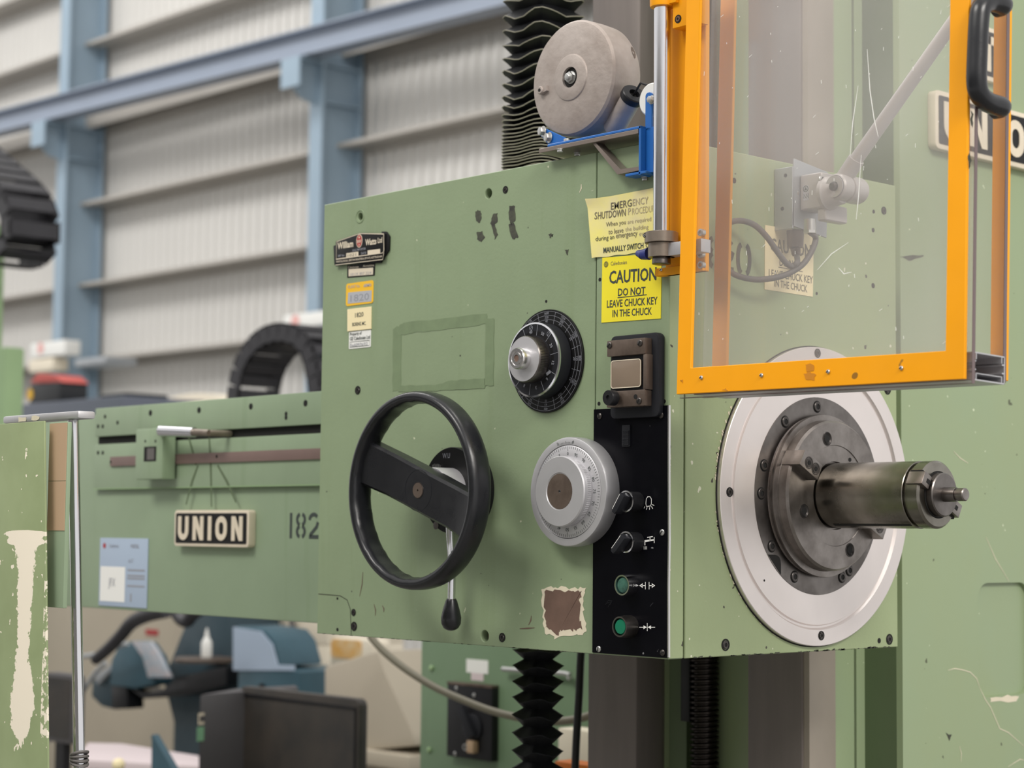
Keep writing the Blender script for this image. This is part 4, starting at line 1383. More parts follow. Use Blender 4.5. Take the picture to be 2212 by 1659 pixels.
# ------------------------------------------------------------------ sliding guard
GY = -.056                                          # front of the guard
gf = FP(GY)
X0, Zb0 = gf.px(1461, 848)
X1, Zb1 = gf.px(2083, 818)
Zb = (Zb0 + Zb1) / 2
TG = .62                                            # height of the guard, runs out of the top of the photo
sw0 = gf.px(1491, 790)[0] - X0
sw1 = X1 - gf.px(2041, 750)[0]
rh = gf.px(1500, 790)[1] - gf.px(1500, 846)[1]
g = thing('safety_guard', 'orange framed clear sliding guard hanging over the spindle', 'guard', (X0, GY, Zb))
ft = .005
pt_ = .006
fo = [(X0, Zb), (X1, Zb), (X1, Zb + TG), (X0, Zb + TG)]
fi = [(X0 + sw0, Zb + rh), (X1 - sw1, Zb + rh), (X1 - sw1, Zb + TG - rh), (X0 + sw0, Zb + TG - rh)]
MB().prism(gf, fo, -ft, 0, [fi]).build('frame', M['orange'], g, bevel=.0006, seg=1)
MB().prism(gf, [(X0 + .001, Zb - .004), (X1 + .006, Zb - .004), (X1 + .006, Zb + TG), (X0 + .001, Zb + TG)], -ft - pt_, -ft - .0003).build('pane', M['pane'], g, smooth=0)
e = MB()
e.prism(gf, [(X0 + .001, Zb - .0048), (X1 + .006, Zb - .0048), (X1 + .006, Zb - .0041), (X0 + .001, Zb - .0041)], -ft - pt_, -ft - .0003)
e.prism(gf, [(X1 + .0061, Zb - .0048), (X1 + .0068, Zb - .0048), (X1 + .0068, Zb + TG), (X1 + .0061, Zb + TG)], -ft - pt_, -ft - .0003)
e.build('pane_edge', M['paneedge'], g, smooth=0)
DY = .086
d0 = -DY + .012
gr = FP(GY + DY - .012)
rs0, rs1 = gr.px(1529, 700)[0], gr.px(1560, 700)[0]
rX1 = X1 + .002
rsw = rX1 - gr.px(2130, 700)[0]
RX0 = rs0
MB().prism(gf, [(RX0 - .010, Zb + .003), (rX1, Zb + .003), (rX1, Zb + TG), (RX0 - .010, Zb + TG)], -DY + .006, -DY + .012).build('pane', M['pane'], g, smooth=0)
e = MB()
e.prism(gf, [(rX1, Zb + .003), (rX1 + .0007, Zb + .003), (rX1 + .0007, Zb + TG), (rX1, Zb + TG)], -DY + .006, -DY + .012)
e.prism(gf, [(RX0 - .010, Zb + .0022), (rX1, Zb + .0022), (rX1, Zb + .0029), (RX0 - .010, Zb + .0029)], -DY + .006, -DY + .012)
e.build('pane_edge', M['paneedge'], g, smooth=0)
fo = [(RX0, Zb + .005), (rX1, Zb + .005), (rX1, Zb + TG), (RX0, Zb + TG)]
fi = [(rs1, Zb + rh * .9), (rX1 - rsw, Zb + rh * .9), (rX1 - rsw, Zb + TG - rh), (rs1, Zb + TG - rh)]
MB().prism(gf, fo, -DY, -DY + .0055, [fi]).build('frame', M['orange'], g, bevel=.0006, seg=1)
# aluminium slide channel between the two panes, open end to the right
ch = []
yA_, yB_ = ft + pt_ + .0006, DY - .0126
zc0, zc1 = Zb - .0005, Zb + rh * .96
b = MB()


def chan(y0, y1, z0, z1, x0=X0 + .02, x1=X1 + .005):
    b.box((x0, GY + y0, z0), (x1, GY + y1, z1))


tk = .0016
chan(yA_, yB_, zc1 - tk, zc1)
chan(yA_, yB_, zc0, zc0 + tk)
chan(yB_ - tk, yB_, zc0, zc1)
hgt = zc1 - zc0
for f in (.36, .66):
    chan(yB_ - .006, yB_ - tk, zc0 + hgt * f, zc0 + hgt * f + tk)
    chan(yA_, yA_ + .004, zc0 + hgt * f, zc0 + hgt * f + tk)
for y in (yA_ + .0035, yB_ - .007):
    chan(y, y + tk, zc1 - .0085, zc1 - tk)
    chan(y, y + tk, zc0 + tk, zc0 + .0085)
chan(yA_, yA_ + tk, zc0, zc0 + .0085)
chan(yA_ + .0035, yB_ - .0055, zc0 + .0078, zc0 + .0088)
b.build('slide_channel', M['satin'], g, smooth=0)
for x, y in ((1515, 815), (1645, 809), (1789, 800), (1947, 791)):
    u, v = gf.px(x, y)
    slot_screw(gf, u, v, .0026, .0002, g, name='panel_screw')
# black pull handle at the right end
XH = X1 + .0165
ph = SP(XH)
hp_ = [ph.px(2151, 222), ph.px(2125, 214), ph.px(2106, 200), ph.px(2097, 172), ph.px(2097, 110), ph.px(2099, 40), ph.px(2104, 8), ph.px(2122, -6), ph.px(2150, 0)]
pts = [ph.pt(u, v) for u, v in hp_]
pts = [V(pts[0]) + V((-.012, .004, 0))] + pts + [V(pts[-1]) + V((-.012, .004, 0))]
vs, fs = [], []
sp_ = spline(pts, 6)
MB().tube(sp_, .0118, 18).build('pull_handle', M['wheel'], g, smooth=60)
for i, (pl_, s_) in enumerate((([(2084, 318), (2088, 340), (2084, 360), (2080, 338)], .001), ([(2086, 232), (2091, 240), (2089, 268), (2085, 260)], .001))):
    MB().flat(gf, ragged(pxs(gf, pl_, .0004), s_, 3, i), .0004).build('paint_scuff', M['smudge'], g, smooth=0)
for i, (pl_, s_) in enumerate((([(1738, 786), (1748, 782), (1758, 788), (1756, 800), (1742, 800)], .001), ([(1736, 806), (1748, 800), (1762, 806), (1758, 818), (1742, 818)], .001), ([(1468, 822), (1474, 820), (1474, 828)], .001), ([(1560, 842), (1568, 838), (1572, 844)], .001))):
    MB().flat(gf, ragged(pxs(gf, pl_, .0004), s_, 3, i), .0004).build('paint_stain', M['orangestain'], g, smooth=0)
b = MB()
for i, pts in enumerate(([(1840, 180), (1830, 260), (1826, 330)], [(1858, 100), (1866, 190), (1876, 250), (1886, 290)], [(1826, 520), (1790, 545), (1760, 580)],
                         [(1806, 575), (1818, 588), (1834, 584)], [(1850, 330), (1846, 420), (1842, 470)])):
    b.line(gf, pxs(gf, pts, -ft + .0001), [.0004] + [.0011] * (len(pts) - 2) + [.0004], -ft + .0002, h0=-ft)
rnd = random.Random(11)
for i in range(60):
    x, y = rnd.uniform(1500, 2030), rnd.uniform(5, 740)
    u, v = gf.px(x, y)
    l = rnd.uniform(.001, .006)
    a = rnd.choice((PI / 2, PI / 2, .6)) + rnd.uniform(-.2, .2)
    b.line(gf, [(u, v), (u + l * math.cos(a), v + l * math.sin(a))], .0005, -ft + .0002, h0=-ft)
b.build('pane_scratch', M['white'], g, smooth=0, kind='stuff')
g.rotation_euler = (-.026, .006, 0)

# ------------------------------------------------------------------ hinge post of the guard
RY = -.032
pr = FP(RY)
ru = (pr.px(1410, 300)[0] + pr.px(1449.5, 300)[0]) / 2
rr = (pr.px(1449.5, 300)[0] - pr.px(1410, 300)[0]) / 2 * math.cos(YAW) * 1.0
post = thing('guard_post', 'polished upright steel rod with clamp collar and orange bracket holding the guard', 'post', (ru, RY, pr.px(1430, 590)[1]))
zt_, zb_ = pr.px(1430, -40)[1], pr.px(1430, 570)[1]
MB().cyl((ru, RY, zb_), (ru, RY, zt_), rr, seg=40).build('rod', M['rod'], post)
Zp = lambda y: pr.px(1430, y)[1]
PZ = Pl((ru, RY, 0), (1, 0, 0), (0, 1, 0), (0, 0, 1))
kk = pr.mpp(1430, 520)
cr = 36.5 * kk
MB().lathe(PZ, 0, 0, [(cr, Zp(525)), (cr, Zp(503)), (cr - .001, Zp(502)), (rr + .0002, Zp(502))], 48).build('collar', M['clampsteel'], post)
socket_screw(FP(RY - cr), ru - .012, Zp(510), .0022, -.003, post, mt='zinc')
hub = MB().lathe(PZ, 0, 0, [(29 * kk, Zp(556)), (29 * kk, Zp(526)), (rr, Zp(525.5))], 40)
hub.build('clamp_hub', M['clampsteel'], post)
MB().lathe(PZ, 0, 0, [(19 * kk, Zp(571)), (20.5 * kk, Zp(570)), (20 * kk, Zp(560)), (19 * kk, Zp(556))], 36).build('end_plug', M['darksteel'], post)
MB().box((ru + .008, RY - .005, Zp(556)), (ru + .075, RY + .014, Zp(528))).build('clamp_arm', M['satin'], post, bevel=.001)
q = [pr.pt(*pr.px(x, y)) for x, y in ((1402, 548), (1388, 550), (1377, 547))]
MB().tube([q[0], q[1]], .0085, 12, .007).tube([q[1], q[2]], .007, 12, .0042).build('clamp_lever', M['bluelever'], post)
# orange carrier: plate behind the rod and a block at the top
bx0 = ru + .004
py = RY + .022
xr_ = FP(py).px(1524, 400)[0]
MB().box((ru - .013, py, Zp(590)), (xr_, py + .008, zt_)).build('carrier_plate', M['orange'], post, bevel=.0008, seg=1)
MB().box((FP(py).px(1419, 580)[0], py - .004, Zp(590)), (xr_ - .001, py + .0085, Zp(573))).build('carrier_foot', M['orange'], post, bevel=.0008, seg=1)
u_, v_ = FP(py - .004).px(1429, 583)
slot_screw(FP(py - .004), u_, v_, .0022, 0, post)
pb = FP(RY + .004)
k0, k1 = pb.px(1456, 62), pb.px(1511, 20)
MB().box((k0[0] - .001, RY + .002, k0[1]), (k1[0], py, zt_)).build('carrier_block', M['orange'], post, bevel=.001)
u_, v_ = FP(RY + .002).px(1465, 41)
socket_screw(FP(RY + .002), u_, v_, .0042, 0, post, mt='primer')
MB().lathe(PZ, 0, 0, [(.0162, Zp(16)), (.0168, Zp(12)), (.0168, zt_)], 36).build('top_socket', M['orange'], post)
MB().box((ru, RY - .004, Zp(14)), (k0[0] + .01, RY + .012, zt_)).build('top_socket', M['orange'], post, bevel=.001)
pd = FP(py)
for x, y in ((1519, 503), (1518, 550), (1519, 573)):
    u_, v_ = pd.px(x, y)
    MB().lathe(pd, u_, v_, [(.005, 0), (.005, .006), (.003, .0062), (.0028, .004)], 16).build('cap_screw', M['zinc'], post)

# ------------------------------------------------------------------ spring balancer drum on its blue bracket
DYf = .002
pd = FP(DYf)
cu, cv = pd.px(1236, 168)
kd = pd.mpp(1236, 168)
Rd = 126 * kd
dr = thing('spring_balancer', 'silver cast balancer drum on a blue bracket above the headstock', 'balancer', pd.pt(cu, cv - Rd, -.03))
MB().lathe(pd, cu, cv, [(Rd * .90, -.062), (Rd * .985, -.050), (Rd, -.030), (Rd, -.004), (Rd - .003, -.0005), (Rd - .012, .0015), (Rd * .405, .003), (Rd * .395, .0045), (Rd * .38, .0050), (.0150, .0052), (.0148, -.001), (.0040, -.0012)], 80).build('drum', M['cast'], dr, smooth=30)
bu, bv = pd.px(1227, 166, .004)
MB().lathe(pd, cu, cv, [(.0152, .0012), (.0003, .0014)], 32, cap=False).build('centre_recess', M['hole'], dr)
MB().lathe(pd, cu, cv, [(.0092, .0014), (.0092, .0024)], 24).prism(pd, circ(cu, cv, .0080, 6, .3), .0024, .0080).lathe(pd, cu, cv, [(.0045, .0080), (.0045, .0110), (.0038, .0116)], 18).build('centre_nut', M['zinc'], dr, bevel=.0005)
lu, lv_ = pd.px(1171, 196, .004)
lug = MB().lathe(pd, lu, lv_, [(.0062, .001), (.0058, .0085), (.0050, .0095)], 20)
a = math.atan2(cv - lv_, cu - lu)
lug.prism(pd, [(lu + .005 * math.cos(a + PI / 2), lv_ + .005 * math.sin(a + PI / 2)), (lu - .005 * math.cos(a + PI / 2), lv_ - .005 * math.sin(a + PI / 2)), (lu + .012 * math.cos(a) - .004 * math.cos(a + PI / 2), lv_ + .012 * math.sin(a) - .004 * math.sin(a + PI / 2)), (lu + .012 * math.cos(a) + .004 * math.cos(a + PI / 2), lv_ + .012 * math.sin(a) + .004 * math.sin(a + PI / 2))], .0015, .0070)
lug.build('stop_lug', M['cast'], dr)
MB().prism(pd, circ(lu, lv_, .0026, 14), .0095, .0098).build('lug_hole', M['hole'], dr, smooth=0)
# cable outlet tube
pm = FP(DYf + .030)
t0, t1 = pm.pt(*pm.px(1338, 258)), pm.pt(*pm.px(1373, 213))
t0, t1 = V(t0), V(t1)
dt = (t1 - t0).normalized()
dt = (dt + V((.05, -.22, 0))).normalized()
MB().tube([t0 - dt * .02, t0, t0 + dt * .040], .0155, 20, .0150).build('cable_outlet', M['cast'], dr)
a_ = dt.orthogonal().normalized()
pe = Pl(t0 + dt * .040, a_, dt.cross(a_), dt)
MB().lathe(pe, 0, 0, [(.0168, -.001), (.0180, .001), (.0180, .009), (.0168, .0105), (.0080, .0105), (.0078, -.002)], 32).build('rubber_bush', M['black'], dr)
MB().lathe(pe, 0, 0, [(.0076, .004), (.0003, .0042)], 20, cap=False).build('bush_bore', M['hole'], dr)
# worn patch on the drum side
for k, (a0_, h_, w_, l_) in enumerate(((.40, -.047, .008, .010),)):
    pts = []
    for i in range(9):
        t_ = 2 * PI * i / 9
        aa = a0_ + l_ / Rd * math.cos(t_) * (1 + .2 * math.sin(5 * i))
        hh_ = h_ + w_ * .5 * math.sin(t_)
        rr_ = Rd * (1.003 if hh_ > -.03 else 1.003 - .015 * (-.03 - hh_) / .02)
        pts.append(pd.pt(cu + rr_ * math.cos(aa), cv + rr_ * math.sin(aa), hh_))
    MB().add(pts, [tuple(range(9))]).build('casting_flaw', M['brownmetal'], dr, smooth=0)
# blue bracket: shelf, end flange, upright at the rod
BY = -.022
pbk = FP(BY)
zS = (pbk.px(1182, 311)[1] + pbk.px(1380, 273)[1]) / 2
xs0, xs1 = pbk.px(1182, 311)[0], pbk.px(1384, 272)[0]
MB().box((xs0, BY, zS - .004), (xs1, BY + .085, zS)).build('shelf', M['blue'], dr, bevel=.0008, seg=1)
zq0 = pbk.px(1384, 378)[1]
MB().box((xs1 - .004, BY, zq0), (xs1, -.0008, zS)).build('end_plate', M['blue'], dr, bevel=.0008, seg=1)
zl_ = pbk.px(1360, 371)[1]
xq = pbk.px(1350, 375)[0]
MB().box((xq, BY, zl_ - .006), (xs1 + .010, -.0008, zl_ - .002)).build('bracket_foot', M['blue'], dr, bevel=.0008, seg=1)
xu1 = pbk.px(1409, 300)[0] - .006
MB().box((xs1, BY + .010, zl_ - .004), (xu1, BY + .016, zS - .002)).build('web_plate', M['blue'], dr, bevel=.0008, seg=1)
u0_, v0_ = FP(BY + .010).px(1398, 268)
u1_, v1_ = FP(BY + .010).px(1398, 200)
MB().prism(FP(BY + .010), rrect(u0_ - .004, v0_ - .01, u0_ + .008, v1_, .005), -.004, 0).build('pulley_arm', M['blue'], dr, bevel=.0006, seg=1)
pu_, pv_ = FP(BY + .020).px(1404, 217)
MB().lathe(FP(BY + .020), pu_ + .006, pv_, [(.021, -.006), (.023, -.004), (.023, .003), (.021, .005)], 40).build('pulley', M['white'], dr)
hexbolt(FP(BY + .010).pt(*FP(BY + .010).px(1405, 215, .004), .001), (0, -1, 0), .005, .006, dr, 'pulley_bolt')
MB().tube([pe.pt(0, 0, .004), pe.pt(0, 0, .03), (pu_ + .004, BY + .018, pv_ + .019)], .0016, 8).build('balancer_wire', M['blackcable'], dr)
# saddle under the drum with its bolts
pf2 = FP(BY + .020)
c0_, c1_ = pf2.px(1166, 276), pf2.px(1216, 304)
sd = [pf2.px(1161, 279), pf2.px(1170, 274), pf2.px(1187, 282), pf2.px(1226, 300), pf2.px(1226, 306), pf2.px(1186, 314), pf2.px(1163, 288)]
MB().prism(pf2, sd, -.004, 0).build('saddle', M['blue'], dr, bevel=.0006, seg=1)
for x, y in ((1174, 284), (1187, 297)):
    hexbolt(pf2.pt(*pf2.px(x, y), .0), (-.25, -1, 0), .0064, .007, dr)
xb0 = pbk.px(1205, 300)[0]
hexbolt((xb0 + .006, BY + .012, zS), (0, 0, 1), .0045, .006, dr)
# raw steel plate below the shelf and the bent strut
zP = zS - .0042
MB().box((pbk.px(1165, 320)[0], BY - .001, zP - .0065), (xs1 - .0045, BY + .060, zP)).build('steel_plate', M['bareplate'], dr, bevel=.0006, seg=1)
for x, y in ((1210, 322), (1247, 330)):
    q = Pl((0, 0, zP - .0065), (1, 0, 0), (0, -1, 0), (0, 0, -1))
    u_, v_ = q.px(x, y)
    hexbolt(q.pt(u_, v_, 0), (0, 0, -1), .0042, .0045, dr)
pst = FP(BY + .003)
s0, s1, s2 = pst.px(1287, 306), pst.px(1338, 370), pst.px(1384, 358)
s1 = (s1[0], zl_ + .001)
s2 = (xs1 - .0045, zl_ + .001)
th = .0055
b = MB()
b.prism(pst, [(s0[0], zP - .0066), (s0[0] - .006, zP - .0066), (s1[0] - .004, s1[1] - .0008), (s1[0] + .002, s1[1] + th)], -.0175, 0)
b.prism(pst, [(s1[0] - .004, s1[1] - .0008), (s2[0], s2[1] - .0008), (s2[0], s2[1] + th - .001), (s1[0] + .002, s1[1] + th)], -.0175, 0)
b.build('bent_strut', M['bareplate'], dr, smooth=0)
for (x, y), n_ in (((1377, 293), (-1, 0, 0)), ((1376, 354), (-1, 0, 0))):
    q = Pl((xs1 - .004, 0, 0), (0, 1, 0), (0, 0, 1), (-1, 0, 0))
    v_ = pst.px(x, y)[1]
    hexbolt((xs1 - .004, BY + .012, v_), n_, .0050, .007, dr)
u_, v_ = pst.px(1380, 379)
hexbolt((xs1 - .010, BY + .02, zl_ - .006), (0, 0, -1), .0045, .005, dr)
hexbolt((xs1 - .012, BY + .02, s2[1] + th), (0, 0, 1), .0050, .006, dr)

# ------------------------------------------------------------------ limit switch seen through the guard
LY = PS.px(1672, 430)[0]
pl0 = FP(LY)
LX = pl0.px(1712, 440)[0]
px_ = SP(LX)
za_, zb_ = px_.px(1712, 487)[1], px_.px(1716, 348)[1]
ls = thing('limit_switch', 'grey cast limit switch with long rod lever on a galvanised bracket behind the pane', 'switch', (LX / 2, LY + .06, za_ - .03))
MB().box((.0006, LY, za_ - .004), (LX, LY + .003, zb_ - .008)).build('bracket_flange', M['galv'], ls, bevel=.0006, seg=1)
w_ = [px_.px(1711, 487), px_.px(1786, 514), px_.px(1789, 372), px_.px(1716, 342)]
MB().prism(px_, w_, -.003, 0).build('bracket_plate', M['galv'], ls, bevel=.0006, seg=1)
for x, y in ((1697, 379), (1690, 451)):
    u_, v_ = pl0.px(x, y)
    hole(pl0, u_, v_, .0028, .0, ls, name='bracket_hole')
bo = .040
pf_, pb_ = None, None
pt1 = SP(LX + bo)
cB = px_.px(1728, 420)
yb0 = px_.px(1727, 420)[0]
yb1 = yb0 + .040
zt1 = px_.px(1735, 380)[1]
zt0 = px_.px(1727, 455)[1]
MB().box((LX, yb0, zt0), (LX + bo, yb1, zt1)).build('switch_body', M['greycast'], ls, bevel=.004, seg=3)
plb = FP(yb0)
lu0, lv0 = plb.px(1735, 434)
lu1, lv1 = plb.px(1747, 400)
b = MB().mat(0).pbox(plb, lu0, lv0, lu1, lv1, .0, .0004)
cc = ((lu0 + lu1) / 2, lv0 + (lv1 - lv0) * .78)
b.mat(1).line(plb, circ(cc[0], cc[1], .0042, 16), .0008, .0007, closed=True, h0=.0004)
b.mat(1).flat(plb, [(cc[0] - .0025, cc[1] - .002), (cc[0] + .0025, cc[1] - .002), (cc[0], cc[1] + .0026)], .0007)
zz = lv0 + .003
b.mat(1).line(plb, [(lu0 + .0015, zz), (lu0 + .0015, zz + .006), (lu0 + .006, zz), (lu0 + .006, zz + .006), (lu0 + .010, zz), (lu1 - .001, zz + .007)], .0006, .0007)
b.build('rating_label', [M['silverlabel'], M['ink']], ls, smooth=0)
for x, y in ((1721, 418), (1772, 387), (1803, 463)):
    q = FP(yb0 - .002) if x < 1730 else SP(LX + bo)
    u_, v_ = q.px(x, y)
    slot_screw(q, u_, v_, .0048, .0005, ls, .8, name='cover_screw')
hx = pt1.px(1782, 418)
MB().lathe(pt1, hx[0] + .004, hx[1], [(.024, 0), (.024, .006), (.020, .010), (.018, .026), (.016, .028)], 40).build('turret', M['greycast'], ls, smooth=40)
MB().box((LX + bo - .012, yb0 + .004, zt0 - .018), (LX + bo + .004, yb1 + .014, zt0 + .006)).build('body_foot', M['greycast'], ls, bevel=.004, seg=3)
hy = yb0 - .004
ph_ = FP(hy)
du_, dv_ = ph_.px(1803, 403)
MB().lathe(ph_, du_, dv_, [(.0175, -.056), (.0190, -.052), (.0195, -.024), (.0176, -.0232), (.0176, -.0214), (.0190, -.0206), (.0190, -.004), (.0182, -.002), (.0162, 0), (.0158, -.001)], 48).build('lever_head', M['greycast'], ls, smooth=40)
MB().lathe(ph_, du_, dv_, [(.0155, -.002), (.0152, .0015), (.0070, .0018), (.0066, -.001)], 40).build('head_washer', M['satin'], ls)
MB().lathe(ph_, du_, dv_, [(.0066, .0015), (.0062, .005), (.0045, .0068), (.0004, .0072)], 28).build('head_screw', M['screw'], ls)
pv = FP(LY + .035)
r0 = pv.px(1808, 402)
e0, e1, e2 = V(pv.pt(*pv.px(1822, 388))), V(pv.pt(*pv.px(1850, 344))), V(pv.pt(*pv.px(2100, -10)))
MB().cyl(e0, e1, .0125, .0120, seg=20).build('rod_holder', M['greycast'], ls)
MB().cyl(e1, e2, .0098, .0092, seg=20).build('lever_rod', M['greycast'], ls)
gl1 = V(pt1.pt(*pt1.px(1764, 487), -.012))
MB().cyl(gl1 + V((0, 0, .010)), gl1 - V((0, 0, .006)), .0085, seg=18).cyl(gl1 - V((0, 0, .006)), gl1 - V((0, 0, .010)), .0095, seg=6).build('cable_gland', M['zinc'], ls)
q0 = px_.px(1714, 505)
gx = LX * .55
pg2 = SP(gx)
g0, g1, g2 = V(pg2.pt(*pg2.px(1718, 498))), V(pg2.pt(*pg2.px(1718, 535))), V(pg2.pt(*pg2.px(1721, 552)))
MB().cyl(g0, g1, .0125, .0115, seg=18).cyl(g1, g2, .0075, .006, seg=18).build('cable_gland', M['brownmetal'], ls)
def cabx(x, y):
    q = SP(.014 + (LX + .006) * max(0, min(1, (x - 1560) / 190)))
    return q.pt(*q.px(x, y))


cp1 = [gl1 - V((0, 0, .008))] + [cabx(*p) for p in ((1762, 515), (1752, 545), (1730, 575), (1690, 596), (1640, 604), (1600, 598), (1575, 585), (1556, 560), (1550, 525), (1560, 492), (1590, 477), (1626, 484), (1655, 510), (1680, 545), (1698, 568), (1712, 575))] + [cabx(1722, 566), g2]
MB().tube(spline(cp1, 6), .0042, 10).build('switch_cable', M['cable'], ls, smooth=60)

# ------------------------------------------------------------------ notices and plates on the headstock
def card(pl, quad, name, label, cat, mt, thick=.0008, lift=.0002, r=None, group=None, bevel=0):
    """quad: photo corners bl, br, tr, tl; the card stays an upright four-sided sheet on the plane"""
    q = pxs(pl, quad, thick)
    t = thing(name, label, cat, pl.pt(min(p[0] for p in q), min(p[1] for p in q), 0), group)
    MB().prism(pl, q if not r else rrect(min(q[0][0], q[3][0]), (q[0][1] + q[1][1]) / 2, max(q[1][0], q[2][0]), (q[2][1] + q[3][1]) / 2, r), lift, thick).build('sheet', M[mt], t, bevel=bevel, smooth=0)
    return t


def lines(pl, parent, rows, h, mt='ink', bold=.012, name='lettering'):
    for s, x0, y0, x1, y1, hp, *k in rows:
        MB().ptext(pl, s, x0, y0, x1, y1, hp, h, k[1] if len(k) > 1 else bold).build(name, M[k[0] if k else mt], parent, smooth=0)


# caution card on the corner cover
t = card(PF, ((1299, 697), (1427, 688), (1429, 546), (1301, 557)), 'caution_sign', 'bright yellow caution card under the curled notice at the headstock corner', 'sign', 'yellow', .0010)
hh = .0013
lines(PF, t, [('CAUTION', 1316, 599.5, 1418, 591, 29, 'ink', .022), ('DO NOT', 1335, 631.5, 1394, 627.5, 17, 'ink', .018), ('LEAVE CHUCK KEY', 1311, 657, 1420, 649, 16.5, 'ink', .014), ('IN THE CHUCK', 1323, 677.5, 1408, 671.5, 16, 'ink', .014), ('Caledonian', 1319, 569.5, 1354, 566, 8.5, 'ink2', .0)], hh)
MB().line(PF, pxs(PF, [(1334, 643), (1397, 636.5)], hh), .0011, hh).build('underline', M['ink'], t, smooth=0)
b = MB()
cu_, cv_ = PF.px(1309, 571, hh)
b.mat(0).flat(PF, circ(cu_, cv_, .0042, 24), hh)
b.mat(1).line(PF, circ(cu_, cv_, .0034, 20), .0003, hh + .0002, closed=True).text(PF, 'GE', (cu_, cv_), .0040, .0036, hh + .0003)
b.build('emblem', [M['ink'], M['yellow']], t, smooth=0)
# emergency notice: a sheet with a curled left edge and creases
q = pxs(PF, ((1283, 558), (1420, 541), (1424, 404), (1279, 432)))
t = thing('emergency_notice', 'faded pale yellow emergency notice curling off the headstock behind the rod', 'notice', PF.pt(q[0][0], q[0][1], 0))


def curl(a, c):
    return .0014 + .0075 * max(0, 1 - a / .13) ** 1.5 * (.4 + .6 * c) + .0016 * max(0, math.sin(a * 6 + 1.2)) * c + .004 * max(0, c - .85) / .15 * max(0, 1 - a / .3)


def notice_rise(u, v):
    c = (v - (q[0][1] * .5 + q[1][1] * .5)) / (q[3][1] - q[0][1])
    c = max(0, min(1, c))
    a = (u - (q[0][0] + (q[3][0] - q[0][0]) * c)) / (q[1][0] - q[0][0])
    a = max(0, min(1, a))
    c = max(0, min(1, (v - (q[0][1] * (1 - a) + q[1][1] * a)) / ((q[3][1] - q[0][1]) * (1 - a) + (q[2][1] - q[1][1]) * a)))
    return curl(a, c)


vs, fs = [], []
nu, nv = 24, 14
for j in range(nv + 1):
    for i in range(nu + 1):
        a, c = i / nu, j / nv
        u = (q[0][0] * (1 - a) + q[1][0] * a) * (1 - c) + (q[3][0] * (1 - a) + q[2][0] * a) * c
        v = (q[0][1] * (1 - a) + q[1][1] * a) * (1 - c) + (q[3][1] * (1 - a) + q[2][1] * a) * c
        h = curl(a, c)
        v += (.0006 * math.sin(a * 21) if j in (0,) else 0)
        vs.append(PF.pt(u, v, h))
for j in range(nv):
    for i in range(nu):
        k = j * (nu + 1) + i
        fs.append((k, k + 1, k + nu + 2, k + nu + 1))
nb = len(vs)
vs += [p - V((0, -.0004, 0)) for p in vs]
fs += [tuple(i + nb for i in f)[::-1] for f in fs]
MB().add(vs, fs).build('paper', M['paleyellow'], t, smooth=60)
b_ = pxs(PF, ((1279, 556), (1290, 555), (1290, 470), (1280, 470)))
MB().prism(PF, b_, .0003, .0009).build('paper_edge', M['paleyellow'], t, smooth=0)
lines(Warp(PF, notice_rise), t, [('EMERG', 1321, 446, 1366, 438, 16, 'ink2', .01), ('ENCY', 1368, 438, 1402, 432, 15, 'inkfade', .0),
              ('SHUTDOWN', 1289, 467, 1353, 459, 16, 'ink2', .008), ('P', 1358, 457, 1364, 456, 15, 'inkfade', .0), ('ROCEDURE', 1367, 457, 1422, 449, 14, 'inkfade', -.01),
              ('When you', 1311, 487, 1353, 481, 13, 'ink2', .0), ('are required', 1357, 481, 1408, 474, 12, 'inkfade', .0),
              ('to leave', 1316, 501, 1348, 497, 11, 'ink2', .0), ('the building', 1352, 497, 1402, 491, 12, 'inkfade', .0),
              ('during an', 1290, 518, 1328, 513, 13, 'ink', .0), ('emergency', 1332, 513, 1378, 507, 12, 'ink2', .0), ('event', 1382, 506, 1406, 503, 8, 'inkfade', .0),
              ('MANUALLY SWITCH', 1305, 541, 1391, 530, 12.5, 'ink', .015), ('OFF', 1396, 530, 1414, 527, 12, 'ink2', .01)], .0006)
# caution card on the spindle side; the pane's wash is put into its colours
t = card(PS, ((1652, 625), (1756, 641), (1758, 502), (1653, 486)), 'caution_sign', 'yellow caution card tinted pale for haze on the spindle side behind the clear pane', 'sign', 'cream', .0010)
lines(PS, t, [('CAUTION', 1664, 528, 1752, 543, 29, 'ink2', .022), ('DO NOT', 1684, 566, 1730, 573.5, 17, 'ink2', .018), ('LEAVE CHUCK KEY', 1661, 589, 1756, 605, 16.5, 'ink2', .014), ('IN THE CHUCK', 1673, 611, 1744, 624, 16, 'ink2', .014)], hh)
MB().line(PS, pxs(PS, [(1682, 577), (1734, 587)], hh), .0011, hh).build('underline', M['ink2'], t, smooth=0)

# importer's plate, its backing plate rotated behind it
h1 = .0065
q = pxs(PF, ((723, 574), (828, 561.5), (830.5, 504), (777, 503), (725, 521)), h1)
t = thing('importer_plate', 'black importer nameplate with pointed top at the headstock upper left', 'sign', PF.pt(q[0][0], q[0][1], 0))
q2 = pxs(PF, ((722, 572), (822, 568), (840, 540), (841, 510), (834, 500), (824, 500), (824, 505), (776, 510), (720, 531)), .003)
MB().prism(PF, q2, .0002, .0030).build('backing_plate', M['plateblack'], t, bevel=.0006)
MB().prism(PF, q, .0032, h1).build('plate', M['plateblack'], t, bevel=.0008)
hb = h1 + .0003
S = lambda pts: pxs(PF, pts, hb)
b = MB()
b.line(PF, S([(726, 560), (826, 546.5), (829, 542), (828.5, 505.5), (777, 504.5), (727, 522)]), .0010, hb, closed=True)
b.line(PF, S([(724.5, 572.5), (826.5, 560.5), (829, 545)]), .0010, hb)
b.build('plate_border', M['platecream'], t, smooth=0)
